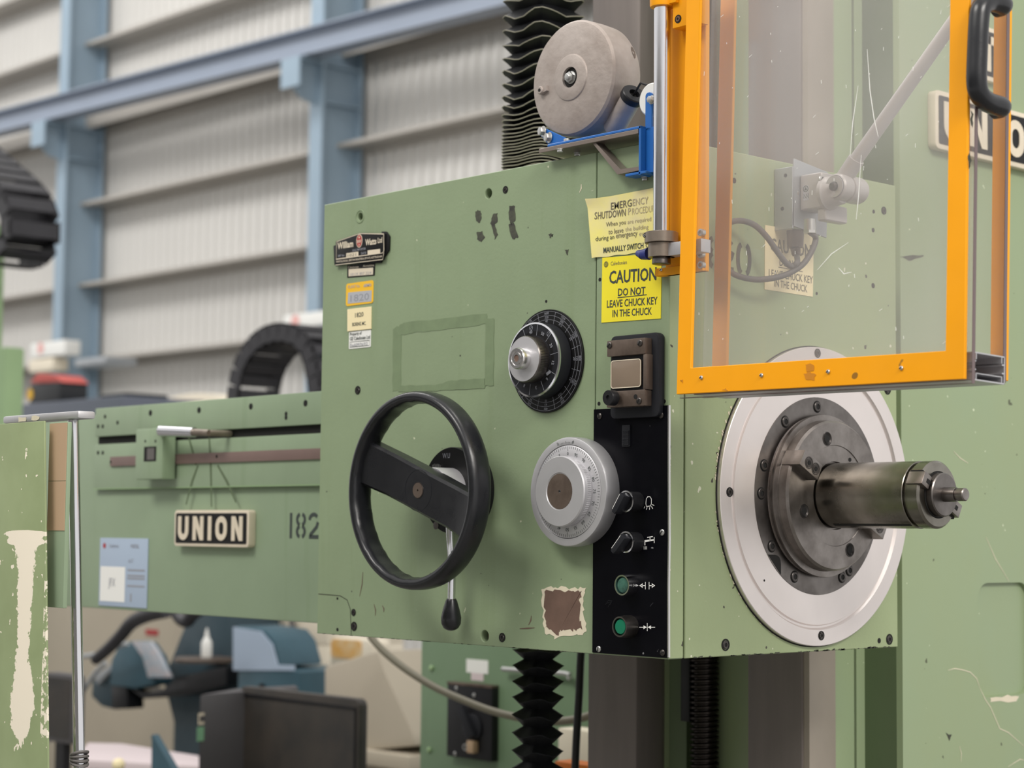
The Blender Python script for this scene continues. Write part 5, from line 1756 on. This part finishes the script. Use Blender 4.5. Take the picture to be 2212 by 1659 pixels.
lines(PF, t, [('William', 729, 531.5, 763, 526, 15, 'platecream', .03), ('Watts', 789, 524, 813, 520.5, 14, 'platecream', .03), ('Ltd', 816, 519.5, 825.5, 518, 12, 'platecream', .02),
              ('SOLE IMPORTER', 761, 541, 790, 537, 5, 'greyprint', .01), ('IMP No', 730, 553, 744, 551, 5, 'greyprint', .01), ('DATE', 780, 547.5, 791, 546, 5, 'greyprint', .01),
              ('WHITTLE ROAD, LENTON INDUSTRIAL ESTATE, NOTTINGHAM', 726, 566, 825, 554, 5, 'platecream', .01)], hb)
b = MB()
for a in (((748, 556), (774, 552.5), (774, 543.5), (748, 547)), ((794, 550), (821, 546.5), (821, 537.5), (794, 541))):
    b.flat(PF, S(a), hb)
b.build('entry_field', M['platecream'], t, smooth=0)
lines(PF, t, [('1021', 751, 552, 769, 549.5, 6, 'ink2', .0)], hb + .0003)
cu_, cv_ = PF.px(776, 520.5, hb)
b = MB().mat(0).flat(PF, circ(cu_, cv_, .0078, 28, 0, .0108), hb).mat(1).flat(PF, circ(cu_, cv_, .0066, 28, 0, .0096), hb + .0002)
b.mat(0).text(PF, 'WW', (cu_, cv_ - .0010), .0112, .0058, hb + .0004, .02).flat(PF, circ(cu_, cv_ + .0058, .0016, 10), hb + .0004).flat(PF, circ(cu_, cv_ - .0064, .0012, 10), hb + .0004)
b.build('emblem', [M['platecream'], M['red']], t, smooth=0)

t = card(PF, ((750, 600), (809, 595), (810, 568), (750, 573)), 'asset_label', 'small black bordered label right under the importer nameplate', 'label', 'plateblack')
MB().flat(PF, pxs(PF, ((753, 597), (805.5, 593), (806, 578), (753, 581.5)), .0011), .0011).build('white_field', M['platecream'], t, smooth=0)
lines(PF, t, [('Caledonian', 751.5, 577.5, 775, 576, 5, 'platecream', .0), ('Airmotive', 784, 574.5, 808, 572.5, 5, 'platecream', .0), ('1011K 807 22/4', 757, 593, 802, 589, 6, 'greyprint', .0)], .0013)
t = card(PF, ((747, 661), (805, 655), (806.5, 606), (749, 612)), 'asset_label', 'amber label with silver number field below the importer nameplate', 'label', 'labelyellow', r=.004)
MB().flat(PF, pxs(PF, ((751, 656), (802, 651), (803, 627), (752, 632)), .0011), .0011).build('number_field', M['silverlabel'], t, smooth=0)
lines(PF, t, [('1820', 757, 645, 797, 640, 15, 'greyprint', .0), ('PLANT No', 752, 620, 777, 617.5, 7, 'silverlabel', .0), ('AIRMO', 785, 617, 802, 615, 7, 'silverlabel', .03)], .0013)
t = card(PF, ((750, 716), (800.5, 710.5), (801, 662), (750, 668)), 'asset_label', 'cream engraved label reading 1820 Boring MC', 'label', 'cream', .0024, bevel=.0004)
lines(PF, t, [('1820', 767, 681, 785, 678.5, 10, 'ink', .01), ('BORING MC.', 761, 701, 790.5, 698, 8, 'ink', .015)], .0027)
t = card(PF, ((753.5, 754), (800.5, 749.5), (801, 712), (754, 717)), 'asset_label', 'white property label at the foot of the label column', 'label', 'white', r=.002)
lines(PF, t, [('Property of', 756, 723, 781, 720, 9, 'ink', .01), ('GE Caledonian Ltd', 756, 732, 799, 727.5, 8, 'ink', .01), ('Fe60976/02', 757, 746, 794, 742, 7, 'greyprint', .0)], .0013)
MB().line(PF, pxs(PF, ((755.5, 750), (798, 746), (798, 735), (756, 739)), .0012), .0005, .0012, closed=True).build('frame_line', M['ink'], t, smooth=0)

# ------------------------------------------------------------------ foreground: chipped post and steel rail
FY = -.64
pf = FP(FY)
xr0, zt = pf.px(95, 909)
xr1 = pf.px(108, 1659)[0]
xl0 = pf.px(-60, 905)[0]
Z1P, Z0P = pf.px(60, 1145)[1], pf.px(60, 1625)[1]
zb = FZ
XCP0, XEP0 = pf.px(50, 1400)[0], pf.px(92, 1400)[0]
xr1 += .085
mid = (xl0 + xr1) / 2
XCP, XEP = XCP0 - mid, XEP0 - mid
Z1P, Z0P = Z1P - zb, Z0P - zb
M['peel'] = peel_paint()
fpst = thing('guard_pillar', 'chipped olive green sheet metal pillar at the left edge in the foreground', 'pillar', (mid, FY, zb))
MB().hull8([(xl0, FY, zb), (xr1, FY, zb), (xr1, FY + .003, zb), (xl0, FY + .003, zb), (xl0, FY, zt), (xr0, FY, zt), (xr0, FY + .003, zt), (xl0, FY + .003, zt)]).build('sheet', M['peel'], fpst, bevel=.0012)
py_ = FP(FY + .014)
sx0, sz0 = py_.px(96, 1311)
sx1, sz1 = py_.px(147, 911)
MB().box((sx0, FY + .014, sz0), (sx1, FY + .020, sz1)).build('side_panel', M['greenarm'], fpst, bevel=.001)
tz = py_.px(125, 1146)[1]
tzm = py_.px(125, 1039)[1]
for z0_, z1_ in ((tz, tzm - .0004), (tzm + .0004, sz1 - .001)):
    MB().box((sx0 + .002, FY + .0132, z0_), (sx1 - .001, FY + .0139, z1_)).build('card_strip', M['tan'], fpst, smooth=0)
RYt = FY + .045
pt_r = FP(RYt)
a0, a1 = pt_r.px(158.5, 908), pt_r.px(171, 1650)
rl = thing('steel_rail', 'slim upright steel tube with flat cap beside the chipped pillar', 'rail', (a1[0], RYt, a1[1] - .3))
dx = (a0[0] - a1[0])
MB().cyl((a1[0] - dx * .4, RYt, a1[1] - (a0[1] - a1[1]) * .4), (a0[0], RYt, a0[1]), 12.2 * pt_r.mpp(160, 1200), seg=24).build('tube', M['rod'], rl)
pcp = FP(RYt - .012)
c0, c1 = pcp.px(6, 909), pcp.px(169, 891)
zc = pcp.px(90, 909)[1]
zc1 = pcp.px(90, 893)[1]
MB().box((c0[0], RYt - .012, zc), (c1[0], RYt + .014, zc1)).build('cap_bar', M['satin'], rl, bevel=.003)
for x, y in ((48, 905), (76, 903)):
    u, v = pcp.px(x, y)
    MB().flat(pcp, ragged([(u - .010, v - .003), (u + .010, v - .003), (u + .012, v + .002), (u - .009, v + .003)], .001, 3, x), .0004).build('paint_chip', M['chip'], rl, smooth=0)
kz = pt_r.px(171, 1648)
b = MB()
for i in range(4):
    b.ring(Pl((kz[0], RYt, 0), (1, 0, .2 * (i - 1.5)), (0, 1, 0), (0, 0, 1)), 0, 0, [(.0105 + .0022 * math.cos(2 * PI * k / 8), kz[1] + .004 * i + .0022 * math.sin(2 * PI * k / 8)) for k in range(8)], 20)
tag(b.build('tie_wire', M['cable']), 'dark wire wound round the foot of the slim steel tube', 'wire')

# ------------------------------------------------------------------ background machines and clutter
def bgbox(Y, x0, y0, x1, y1, depth, z0=None):
    p = FP(Y)
    ym, xm = (y0 + y1) / 2, (x0 + x1) / 2
    return (p.px(x0, ym)[0], Y, p.px(xm, y1)[1] if z0 is None else z0), (p.px(x1, ym)[0], Y + depth, p.px(xm, y0)[1])


# green cabinet behind the headstock
Y = 1.25
lo, hi = bgbox(Y, 908, 1340, 1300, 1659, .5, FZ)
cab = thing('control_cabinet', 'green control cabinet behind the lower bellows with a black isolator switch', 'cabinet', ((lo[0] + hi[0]) / 2, Y + .25, FZ))
MB().box(lo, hi).build('body', M['greencab'], cab, bevel=.006)
pk = FP(Y)
s0, s1 = pk.px(932, 1500)[0], hi[0] - .02
MB().pbox(pk, s0, FZ + .08, s1, hi[2] - .02, .0, .012).build('door', M['greencab'], cab, bevel=.003)
pk = FP(Y - .012)
for x, y in ((933, 1443), (928, 1620)):
    u, v = pk.px(x, y)
    MB().lathe(pk, u, v, [(.007, 0), (.007, .004), (.005, .006)], 16).build('hinge_bolt', M['greenbg'], cab)
a, c = pk.px(979, 1640), pk.px(1078, 1478)
v0_ = pk.px(1028, 1638)[1]
v1_ = pk.px(1028, 1478)[1]
isw = MB().pbox(pk, a[0], v0_, c[0], v1_, 0, .022).build('isolator_switch', M['black'], cab, bevel=.003)
MB().pbox(pk, a[0], v1_ - .004, c[0], v1_ + .003, 0, .024).build('switch_hood', M['brownmetal'], isw, bevel=.001)
u, v = pk.px(1014, 1556, .022)
u2, v2 = pk.px(1030, 1588, .022)
MB().lathe(pk, (u + u2) / 2, (v + v2) / 2, [(.034, .022), (.034, .028), (.030, .030)], 32).build('switch_disc', M['gasket'], isw)
u3, v3 = pk.px(1000, 1530, .03)
MB().prism(pk, [(u3 - .008, v3), (u3 + .008, v3 + .008), (u2 + .012, v2), (u2 - .010, v2 - .008)], .030, .044).build('switch_handle', M['gasket'], isw, bevel=.002)
u, v = pk.px(1020, 1612, .03)
MB().pbox(pk, u - .010, v - .016, u + .014, v + .014, .022, .040).build('padlock', M['tan'], isw, bevel=.003)
u, v = pk.px(1006, 1614, .03)
MB().ring(pk, u, v, [(.008, .028), (.008, .033), (.0055, .033), (.0055, .028)], 16).build('padlock_shackle', M['zinc'], isw)
for x, y in ((986, 1487), (1024, 1502), (983, 1628)):
    u, v = pk.px(x, y, .022)
    slot_screw(pk, u, v, .005, .022, isw)
a, c = pk.px(1008, 1452), pk.px(1055, 1427)
b = MB().mat(0).pbox(pk, a[0], a[1], c[0], c[1], 0, .0012)
e0, e1 = pk.px(1018, 1469), pk.px(1045, 1452)
b.mat(1).pbox(pk, e0[0], e0[1], e1[0], e1[1], 0, .0010)
tag(b.build('cabinet_label', [M['white'], M['mauve']], smooth=0), 'white label above the black isolator on the green cabinet', 'label')
pts = [pk.pt(*pk.px(*p, .02), .02) for p in ((1086, 1445), (1110, 1447), (1222, 1455), (1228, 1466))]
MB().tube(spline(pts, 4), .006, 10).build('door_handle', M['zinc'], cab)

# grey hose in front of the cabinet
ph2 = FP(.95)
pts = [ph2.pt(*ph2.px(*p)) for p in ((800, 1375), (830, 1408), (880, 1448), (940, 1485), (1000, 1512), (1060, 1535), (1120, 1550), (1180, 1558), (1230, 1556), (1275, 1545), (1330, 1520))]
tag(MB().tube(spline(pts, 6), .0085, 10).build('hose', M['hose'], smooth=60), 'grey olive hose sagging across the green cabinet', 'hose')
ph2 = FP(.62)
pts = [ph2.pt(*ph2.px(*p)) for p in ((1256, 1400), (1254, 1430), (1251, 1500), (1245, 1600), (1240, 1720))]
tag(MB().tube(spline(pts, 6), .0075, 12).build('power_cable', M['blackcable'], smooth=60), 'black cable hanging straight down beside the lower bellows', 'cable')
Y = 1.15
lo, hi = bgbox(Y, 1205, 1576, 1275, 1700, .06)
tag(MB().box((lo[0], Y + .0, lo[2]), hi).build('paper_stack', M['creamframe'], bevel=.004), 'cream papers standing low between bellows and grey way', 'paper')
Y = .80
lo, hi = bgbox(Y, 1196, 1648, 1275, 1720, .05)
tag(MB().box(lo, hi).build('orange_box', M['orangebit'], bevel=.006), 'orange box peeping in at the bottom by the lower bellows', 'box')

# beige machine enclosure behind the tail housing
Y = 3.3
lo, hi = bgbox(Y, 60, 1290, 372, 1659, .8, FZ)
be = thing('machine_enclosure', 'large beige machine enclosure under the tail housing at left', 'machine', ((lo[0] + hi[0]) / 2, Y + .4, FZ))
MB().box(lo, (hi[0], hi[1], hi[2] + .25)).build('panel', M['beige'], be, bevel=.01)
u, v = FP(Y).px(330, 1366)
MB().pbox(FP(Y), u - .06, v - .014, u + .05, v + .014, 0, .004).build('maker_label', M['red'], be, smooth=0)
# teal drilling machine with cowl, table and hose
Y = 2.6
tm = thing('teal_machine', 'dark teal workshop machine with a rounded cowl behind the tail housing', 'machine', (FP(Y).px(430, 1659)[0], Y + .2, FZ))
lo, hi = bgbox(Y, 368, 1320, 492, 1659, .35, FZ)
p = FP(Y)
MB().prism(p, [(p.px(372, 1659)[0], FZ), (p.px(500, 1659)[0], FZ), p.px(492, 1310), p.px(415, 1310), p.px(352, 1470), p.px(375, 1560)], -.26, 0).build('body', M['tealdark'], tm, bevel=.008)
p2 = FP(Y - .18)
cw = [p2.px(*q) for q in ((236, 1480), (240, 1425), (256, 1396), (280, 1385), (300, 1388), (322, 1420), (332, 1455), (334, 1478), (290, 1488))]
MB().prism(p2, cw, -.09, 0).build('cowl', M['teal'], tm, bevel=.01)
MB().prism(p2, [p2.px(*q) for q in ((268, 1485), (300, 1498), (340, 1492), (372, 1462), (480, 1440), (480, 1480), (380, 1505), (300, 1510))], -.16, -.02).build('arm', M['black'], tm, bevel=.006)
MB().prism(p2, [p2.px(*q) for q in ((232, 1482), (266, 1480), (266, 1532), (232, 1532))], -.10, -.02).build('chuck', M['black'], tm, bevel=.004)
MB().prism(p2, [p2.px(*q) for q in ((186, 1470), (236, 1440), (234, 1534), (205, 1526), (184, 1505))], -.12, -.03).build('side_cover', M['tealdark'], tm, bevel=.006)
MB().prism(p2, [p2.px(*q) for q in ((200, 1460), (238, 1432), (238, 1446), (206, 1480))], -.10, -.01).build('switch_box', M['galv'], tm, bevel=.004)
q = Pl((0, 0, p2.px(404, 1424)[1]), (1, 0, 0), (0, 1, 0), (0, 0, 1))
tu = p2.px(404, 1424)[0]
MB().lathe(q, tu, Y - .10, [(.12, -.012), (.12, 0), (.11, .004)], 36).build('round_table', M['brownmetal'], tm)
q = FP(Y - .206)
wr = [q.px(*k) for k in ((282, 1386), (322, 1386), (338, 1408), (352, 1436), (366, 1464), (318, 1464), (306, 1420))]
tag(MB().prism(q, wr, -.02, -.003).build('wrapper', M['pinkpaper'], bevel=.004), 'crumpled printed wrapper lying over the teal cowl', 'wrapper')
bu_ = q.px(393, 1418)
bt = thing('squeeze_bottle', 'white squeeze bottle standing on the round table', 'bottle', (tu - .03, Y - .10, p2.px(404, 1424)[1]))
zq = p2.px(404, 1424)[1] + .0045
bx = q.px(398, 1400)[0]
qb = Pl((bx, Y - .10, zq), (1, 0, 0), (0, 1, 0), (0, 0, 1))
MB().lathe(qb, 0, 0, [(.020, 0), (.022, .005), (.021, .06), (.012, .078), (.009, .08)], 20).build('body', M['white'], bt)
MB().lathe(qb, 0, 0, [(.010, .08), (.009, .09), (.003, .115), (.002, .118)], 14).build('nozzle', M['white'], bt)
p3 = FP(2.1)
for k, (pts, r, lab) in enumerate((([(206, 1425), (235, 1400), (262, 1372), (285, 1345), (320, 1328), (360, 1318)], .030, 'thick dark hose rising to the underside of the tail housing'),
                                   ([(380, 1326), (390, 1338), (404, 1342), (418, 1325), (440, 1310)], .028, 'short dark hose loop close under the tail housing'))):
    tag(MB().tube(spline([p3.pt(*p3.px(*q)) for q in pts], 6), r * .75, 12, r).build('flexible_hose', M['chain'], smooth=60), lab, 'hose')
p3 = FP(2.3)
for k, (pts, lab) in enumerate((([(180, 1418), (215, 1412), (245, 1400), (275, 1390)], 'grey cable stretched level left of the teal cowl'), ([(105, 1600), (135, 1570), (160, 1530), (182, 1490), (205, 1455), (228, 1432)], 'pale grey cable curving down past the slim tube'))):
    tag(MB().tube(spline([p3.pt(*p3.px(*q)) for q in pts], 6), .010, 10).build('power_cable', M['galv'], smooth=60), lab, 'cable')

# teal box with blue paper, cream frame
Y = 2.4
lo, hi = bgbox(Y, 512, 1444, 646, 1659, .30, FZ)
tb = thing('teal_cabinet', 'teal box with a sloping top left of the cream frame', 'cabinet', ((lo[0] + hi[0]) / 2, Y + .15, FZ))
MB().box(lo, hi).build('body', M['teal'], tb, bevel=.006)
p = FP(Y)
a = p.px(512, 1450)
b4 = [p.px(*q) for q in ((505, 1445), (604, 1438), (590, 1385), (572, 1362), (508, 1352))]
MB().prism(p, b4, -.20, -.004).build('hood', M['teal'], tb, bevel=.006)
tag(MB().prism(p, [p.px(*q) for q in ((506, 1448), (506, 1354), (566, 1364), (590, 1392), (602, 1436), (638, 1437), (638, 1448))], .0008, .006).build('blue_sheet', M['paperblue'], smooth=0), 'pale blue sheet draped over the teal box', 'paper')
hz = p.px(568, 1484)
MB().lathe(p, hz[0], hz[1], [(.014, 0), (.014, .012), (.010, .014)], 18).build('knob', M['black'], tb)
Y = 2.9
lo, hi = bgbox(Y, 590, 1320, 706, 1659, .4, FZ)
cf = thing('cream_frame', 'cream steel frame with a brown panel behind the teal box', 'frame', ((lo[0] + hi[0]) / 2, Y + .2, FZ))
p = FP(Y)
t_ = p.px(640, 1389)[1]
MB().box((lo[0], Y, t_), (hi[0], Y + .4, hi[2])).build('head_rail', M['creamframe'], cf, bevel=.006)
MB().box((p.px(682, 1500)[0], Y, FZ), (hi[0], Y + .4, t_ - .001)).build('upright', M['creamframe'], cf, bevel=.006)
MB().box((p.px(596, 1500)[0], Y + .04, FZ), (p.px(682, 1500)[0] - .001, Y + .3, t_ - .001)).build('panel', M['brownpanel'], cf, smooth=0)
tag(MB().tube(spline([FP(Y - .03).pt(*FP(Y - .03).px(*q)) for q in ((628, 1330), (636, 1375), (648, 1420), (660, 1470), (672, 1520))], 5), .012, 8).build('cable', M['cable'], smooth=60), 'grey cable hanging in front of the brown panel', 'cable')
# amber container and beige sloping hood
Y = 2.78
p = FP(Y)
lo, hi = bgbox(Y, 712, 1378, 802, 1448, .1)
jb = thing('oil_container', 'translucent cream container with amber oil stain right of the cream frame', 'container', ((lo[0] + hi[0]) / 2, Y + .1, lo[2]))
MB().prism(p, rrect(lo[0], lo[2], hi[0], hi[2], .03), -.1, 0).build('body', M['creamframe'], jb, bevel=.012)
u0_, v0_ = p.px(716, 1420)
u1_, v1_ = p.px(782, 1384)
MB().prism(p, rrect(u0_, v0_, u1_, v1_, .02), 0, .003).build('stain_band', M['amber'], jb, smooth=0)
Y = 2.2
p = FP(Y)
hd = thing('beige_machine', 'beige machine base with a sloping cover right of the black case', 'machine', (p.px(800, 1659)[0], Y + .3, FZ))
MB().prism(p, [p.px(*q) for q in ((700, 1440), (815, 1405), (830, 1450), (892, 1585), (895, 1612), (700, 1630))], -.5, 0).build('sloping_cover', M['beige'], hd, bevel=.012)
z_ = p.px(800, 1618)[1]
MB().box((p.px(690, 1620)[0], Y - .03, z_ - .05), (p.px(898, 1620)[0], Y + .5, z_)).build('ledge', M['beige'], hd, bevel=.008)
MB().box((p.px(700, 1620)[0], Y + .04, FZ), (p.px(890, 1620)[0], Y + .45, z_ - .051)).build('base', M['beige'], hd, bevel=.006)
MB().box((p.px(845, 1620)[0], Y - .01, FZ), (p.px(862, 1620)[0], Y + .039, z_ - .051)).build('leg', M['beige'], hd, bevel=.004)
MB().prism(p, [p.px(*q) for q in ((835, 1340), (1000, 1340), (1000, 1659), (903, 1659), (895, 1575), (835, 1452))], -.62, -.52).build('back_panel', M['beige'], hd, smooth=0)

# black case with a tapered side
Y = 1.35
p = FP(Y)
bc = thing('black_case', 'dusty black case with rounded corners and stickers on its grey side', 'case', (p.px(640, 1659)[0], Y + .1, FZ + .7))
zb2 = FZ + .7
A_ = [p.px(*q) for q in ((517, 1484), (776, 1508))]
fr_ = rrect(A_[0][0], zb2, A_[1][0], (A_[0][1] + A_[1][1]) / 2, .022)
MB().prism(p, fr_, -.030, 0).build('case_panel', M['casedark'], bc, bevel=.004)
rim = MB().line(p, [(A_[0][0] + .012, zb2 + .02), (A_[0][0] + .012, A_[0][1] - .020), (A_[1][0] - .014, A_[0][1] - .022), (A_[1][0] - .014, zb2 + .02)], .006, .004, h0=0).build('rim', M['black'], bc, smooth=0)
D = V(p.pt(*p.px(428, 1500))) + V((.06, -.16, 0))
pd2 = FP(D.y)
s_t, s_b = pd2.px(432, 1500)
P0, P1 = V(p.pt(A_[0][0], A_[0][1] - .003)), V((s_t, D.y, s_b))
MB().hull8([V((P1.x, P1.y, zb2)), V((P0.x, P0.y - .0005, zb2)), V((P0.x, P0.y + .2, zb2)), V((P1.x - .02, P1.y + .36, zb2)), P1, P0 - V((0, .0005, 0)), V((P0.x, P0.y + .2, P0.z)), V((P1.x - .02, P1.y + .36, P1.z))]).build('case_side', M['casegrey'], bc, bevel=.004)
dn = (P0 - P1)
dn.z = 0
L_ = dn.length
dn.normalize()
psd = Pl(P1, dn, (0, 0, 1), dn.cross(V((0, 0, 1))))
for (x0, y0, x1, y1, mk) in ((453, 1527, 472, 1504, 'creamframe'), (428, 1566, 455, 1538, 'platecream'), (425, 1602, 452, 1568, 'lime')):
    c0, c1 = psd.px(x0, y0, .003), psd.px(x1, y1, .003)
    MB().flat(psd, [(c0[0], c0[1]), (c1[0], c0[1]), (c1[0], c1[1]), (c0[0], c1[1])], .003).build('sticker', M[mk], bc, smooth=0)
    if mk == 'platecream':
        MB().flat(psd, [(c0[0] + .006, c0[1] + .008), (c1[0] - .006, c0[1] + .008), (c1[0] - .006, c1[1] - .008), (c0[0] + .006, c1[1] - .008)], .0034).build('sticker_field', M['casegrey'], bc, smooth=0)

# table with a pale top, teal plate, dark monitor at the left
Y = 1.5
q = Pl((0, 0, FP(Y).px(300, 1632)[1]), (1, 0, 0), (0, 1, 0), (0, 0, 1))
tt = [q.px(*k) for k in ((160, 1640), (430, 1655), (430, 1632), (265, 1606), (190, 1604))]
tb = thing('work_table', 'low work table with a pale mauve top at the lower left', 'table', q.pt(*tt[0]) - V((0, 0, .6)))
MB().prism(q, tt, -.03, 0).build('table_top', M['mauve'], tb, bevel=.004)
x0_, y0_ = min(k[0] for k in tt), min(k[1] for k in tt)
x1_, y1_ = max(k[0] for k in tt), max(k[1] for k in tt)
zt_ = q.o.z
MB().box((x0_ + .1, y0_ + .25, zt_ - .13), (x1_ - .1, y1_ - .1, zt_ - .031)).build('apron', M['black'], tb, smooth=0)
for xx in (x0_ + .12, x1_ - .14):
    MB().box((xx, y0_ + .3, FZ), (xx + .05, y0_ + .35, zt_ - .131)).build('leg', M['black'], tb, smooth=0)
p = FP(1.2)
tri = [p.px(*k) for k in ((326, 1700), (328, 1590), (392, 1700))]
tag(MB().prism(p, tri, -.02, 0).line(p, [tri[1], tri[2]], .012, .001, h0=-.021).build('teal_plate', M['teal'], smooth=0), 'small teal triangular plate standing left of the black case', 'plate')
u, v = p.px(256, 1652)
kn = thing('lever_knob', 'cream round lever knob at the bottom left edge', 'knob', p.pt(u, v - .10))
MB().ball(p.pt(u, v), .020).build('ball', M['cream'], kn)
MB().cyl(p.pt(u, v - .018), p.pt(u + .02, v - .12), .007, seg=12).build('stem', M['zinc'], kn)
p = FP(1.6)
lo, hi = bgbox(1.6, 95, 1455, 156, 1604, .06)
mo = thing('monitor', 'dark brown monitor half hidden behind the chipped pillar', 'monitor', ((lo[0] + hi[0]) / 2, 1.63, lo[2] - .1))
MB().prism(p, rrect(lo[0], lo[2], hi[0], hi[2], .02), -.05, 0).build('housing', M['casegrey'], mo, bevel=.004)
MB().prism(p, rrect(lo[0] + .015, lo[2] + .015, hi[0] - .012, hi[2] - .015, .012), 0, .002).build('screen', M['casedark'], mo, smooth=0)
MB().box(((lo[0] + hi[0]) / 2 - .03, 1.61, lo[2] - .25), ((lo[0] + hi[0]) / 2 + .03, 1.64, lo[2] - .0005)).build('stand', M['black'], mo, smooth=0)

# things beyond the tail housing, in front of the wall
Y = 3.2
p = FP(Y)
lo, hi = bgbox(Y, -120, 757, 8, 1000, .12, FZ)
gm = thing('green_machine', 'light green machine tower at the far left edge', 'machine', ((lo[0] + hi[0]) / 2, Y + .25, FZ))
MB().box(lo, hi).build('base', M['greenbg'], gm, bevel=.02)
lo2, hi2 = bgbox(Y + .01, -160, 500, -26, 757, .10)
MB().box((lo2[0], lo2[1], hi[2] + .001), hi2).build('tower', M['greenbg'], gm, bevel=.02)


def chain(label, Y, path, wd, th, n):
    """cable drag chain: separate links along a path"""
    p = FP(Y)
    pts = spline([p.pt(*p.px(*q)) for q in path], 24)
    L = [0]
    for i in range(1, len(pts)):
        L.append(L[-1] + (pts[i] - pts[i - 1]).length)
    t = thing('drag_chain', label, 'cable chain', pts[-1])

    def at(s):
        for i in range(1, len(L)):
            if L[i] >= s:
                f = (s - L[i - 1]) / ((L[i] - L[i - 1]) or 1)
                return pts[i - 1].lerp(pts[i], f)
        return pts[-1]
    for i in range(n):
        a, b_ = at(L[-1] * i / n), at(L[-1] * (i + .93) / n)
        d = (b_ - a).normalized()
        nn = V((-d.z, 0, d.x))
        y0, y1 = V((0, -wd / 2, 0)), V((0, wd / 2, 0))
        m_ = MB()
        for s_ in (y0, y1):
            o_ = V((0, .012 if s_ is y0 else -.012, 0))
            m_.hull8([a - nn * th / 2 + s_, b_ - nn * th / 2 + s_, b_ - nn * th / 2 + s_ + o_, a - nn * th / 2 + s_ + o_, a + nn * th / 2 + s_, b_ + nn * th / 2 + s_, b_ + nn * th / 2 + s_ + o_, a + nn * th / 2 + s_ + o_])
        m0, m1 = a.lerp(b_, .15), a.lerp(b_, .85)
        for sg in (-1, 1):
            k = nn * th / 2 * sg
            k2 = nn * (th / 2 - .008) * sg
            m_.hull8([m0 + k2 + y0, m1 + k2 + y0, m1 + k2 + y1, m0 + k2 + y1, m0 + k + y0, m1 + k + y0, m1 + k + y1, m0 + k + y1])
        m_.build('link', M['chain'], t, smooth=0)
    return t


chain('black cable drag chain curling down at the far left edge', 3.1, [(-90, 300), (-26, 356), (20, 396), (50, 430), (66, 476), (68, 512), (54, 540), (26, 556), (-10, 556)], .30, .10, 12)
ch_ = chain('black cable drag chain arching up beside the headstock', 3.02, [(546, 870), (550, 830), (566, 780), (600, 738), (645, 722), (690, 735), (712, 775), (725, 850), (728, 890)], .22, .085, 14)
lo, hi = bgbox(3.02, 530, 872, 566, 900, .1, FZ)
MB().box((lo[0], 2.98, FZ), (hi[0], 3.06, hi[2])).build('support_post', M['chain'], ch_, smooth=0)
p = FP(3.0)
for nm, lab, cat, (Y, x0, y0, x1, y1, dp_), mk in (
        ('wall_sign', 'white sign with a faint red mark above the arched drag chain', 'sign', (9.2, 612, 676, 702, 706, .05), 'white'),
        ('junction_box', 'white junction box on the left roof column', 'box', (9.1, 66, 738, 140, 770, .2), 'white'),
        ('fuse_box', 'pale box below the white junction box', 'box', (9.1, 62, 775, 114, 802, .2), 'creamframe'),
        ('blue_grey_machine', 'low blue grey machine behind the tail housing end', 'machine', (4.2, 30, 864, 262, 960, .6), 'bluegrey'),
        ('dark_cover', 'low dark cover on the blue grey machine', 'cover', (4.25, 215, 850, 272, 866, .3), 'black')):
    lo, hi = bgbox(Y, x0, y0, x1, y1, dp_)
    if nm == 'blue_grey_machine':
        lo, ORG_TOP = (lo[0], lo[1], FZ), hi[2]
    if nm == 'dark_cover':
        lo = (lo[0], lo[1], ORG_TOP)
    o = tag(MB().box(lo, hi).build(nm, M[mk], bevel=.02 if Y < 9 else .01), lab, cat)
    if nm in ('wall_sign', 'junction_box'):
        q = FP(Y)
        c_ = q.px(638 if nm == 'wall_sign' else 88, 695 if nm == 'wall_sign' else 752)
        MB().flat(q, circ(c_[0], c_[1], .07, 16), .004).build('red_mark', M['palered'], o, smooth=0)
Y = 4.25
p = FP(Y)
lo, hi = bgbox(Y, 62, 828, 128, 960, .2)
lo = (lo[0], lo[1], ORG_TOP)
bn = thing('bin', 'black bin with a red lid behind the steel cap bar', 'bin', ((lo[0] + hi[0]) / 2, Y + .1, lo[2]))
MB().box(lo, hi).build('body', M['binblack'], bn, bevel=.012)
rd = [p.px(*k) for k in ((62, 828), (134, 826), (118, 810), (80, 806))]
MB().prism(p, rd, -.2, 0).build('lid', M['redcap'], bn, bevel=.01)
u, v = p.px(66, 852)
MB().flat(p, circ(u, v, .04, 12), .003).build('sticker', M['labelyellow'], bn, smooth=0)
p = FP(6.0)
u0_, v0_ = p.px(322, 900)
u1_, v1_ = p.px(500, 842)
c_ = ((u0_ + u1_) / 2, v0_)
sg = [(c_[0] + (u1_ - u0_) / 2 * 1.1 * math.cos(PI * i / 16), v0_ + (v1_ - v0_) * math.sin(PI * i / 16)) for i in range(17)]
sg = sg + [(sg[-1][0], FZ), (sg[0][0], FZ)]
tag(MB().prism(p, sg, -.6, 0).build('covered_mound', M['creamframe'], bevel=.02), 'cream domed cover just showing over the tail housing', 'cover')
p = FP(8.6)
lo, hi = bgbox(8.6, 160, 772, 226, 790, .4)
tag(MB().box(lo, hi).build('wall_lamp', M['galv'], bevel=.03), 'small grey lamp housing on the wall right of the left column', 'lamp')
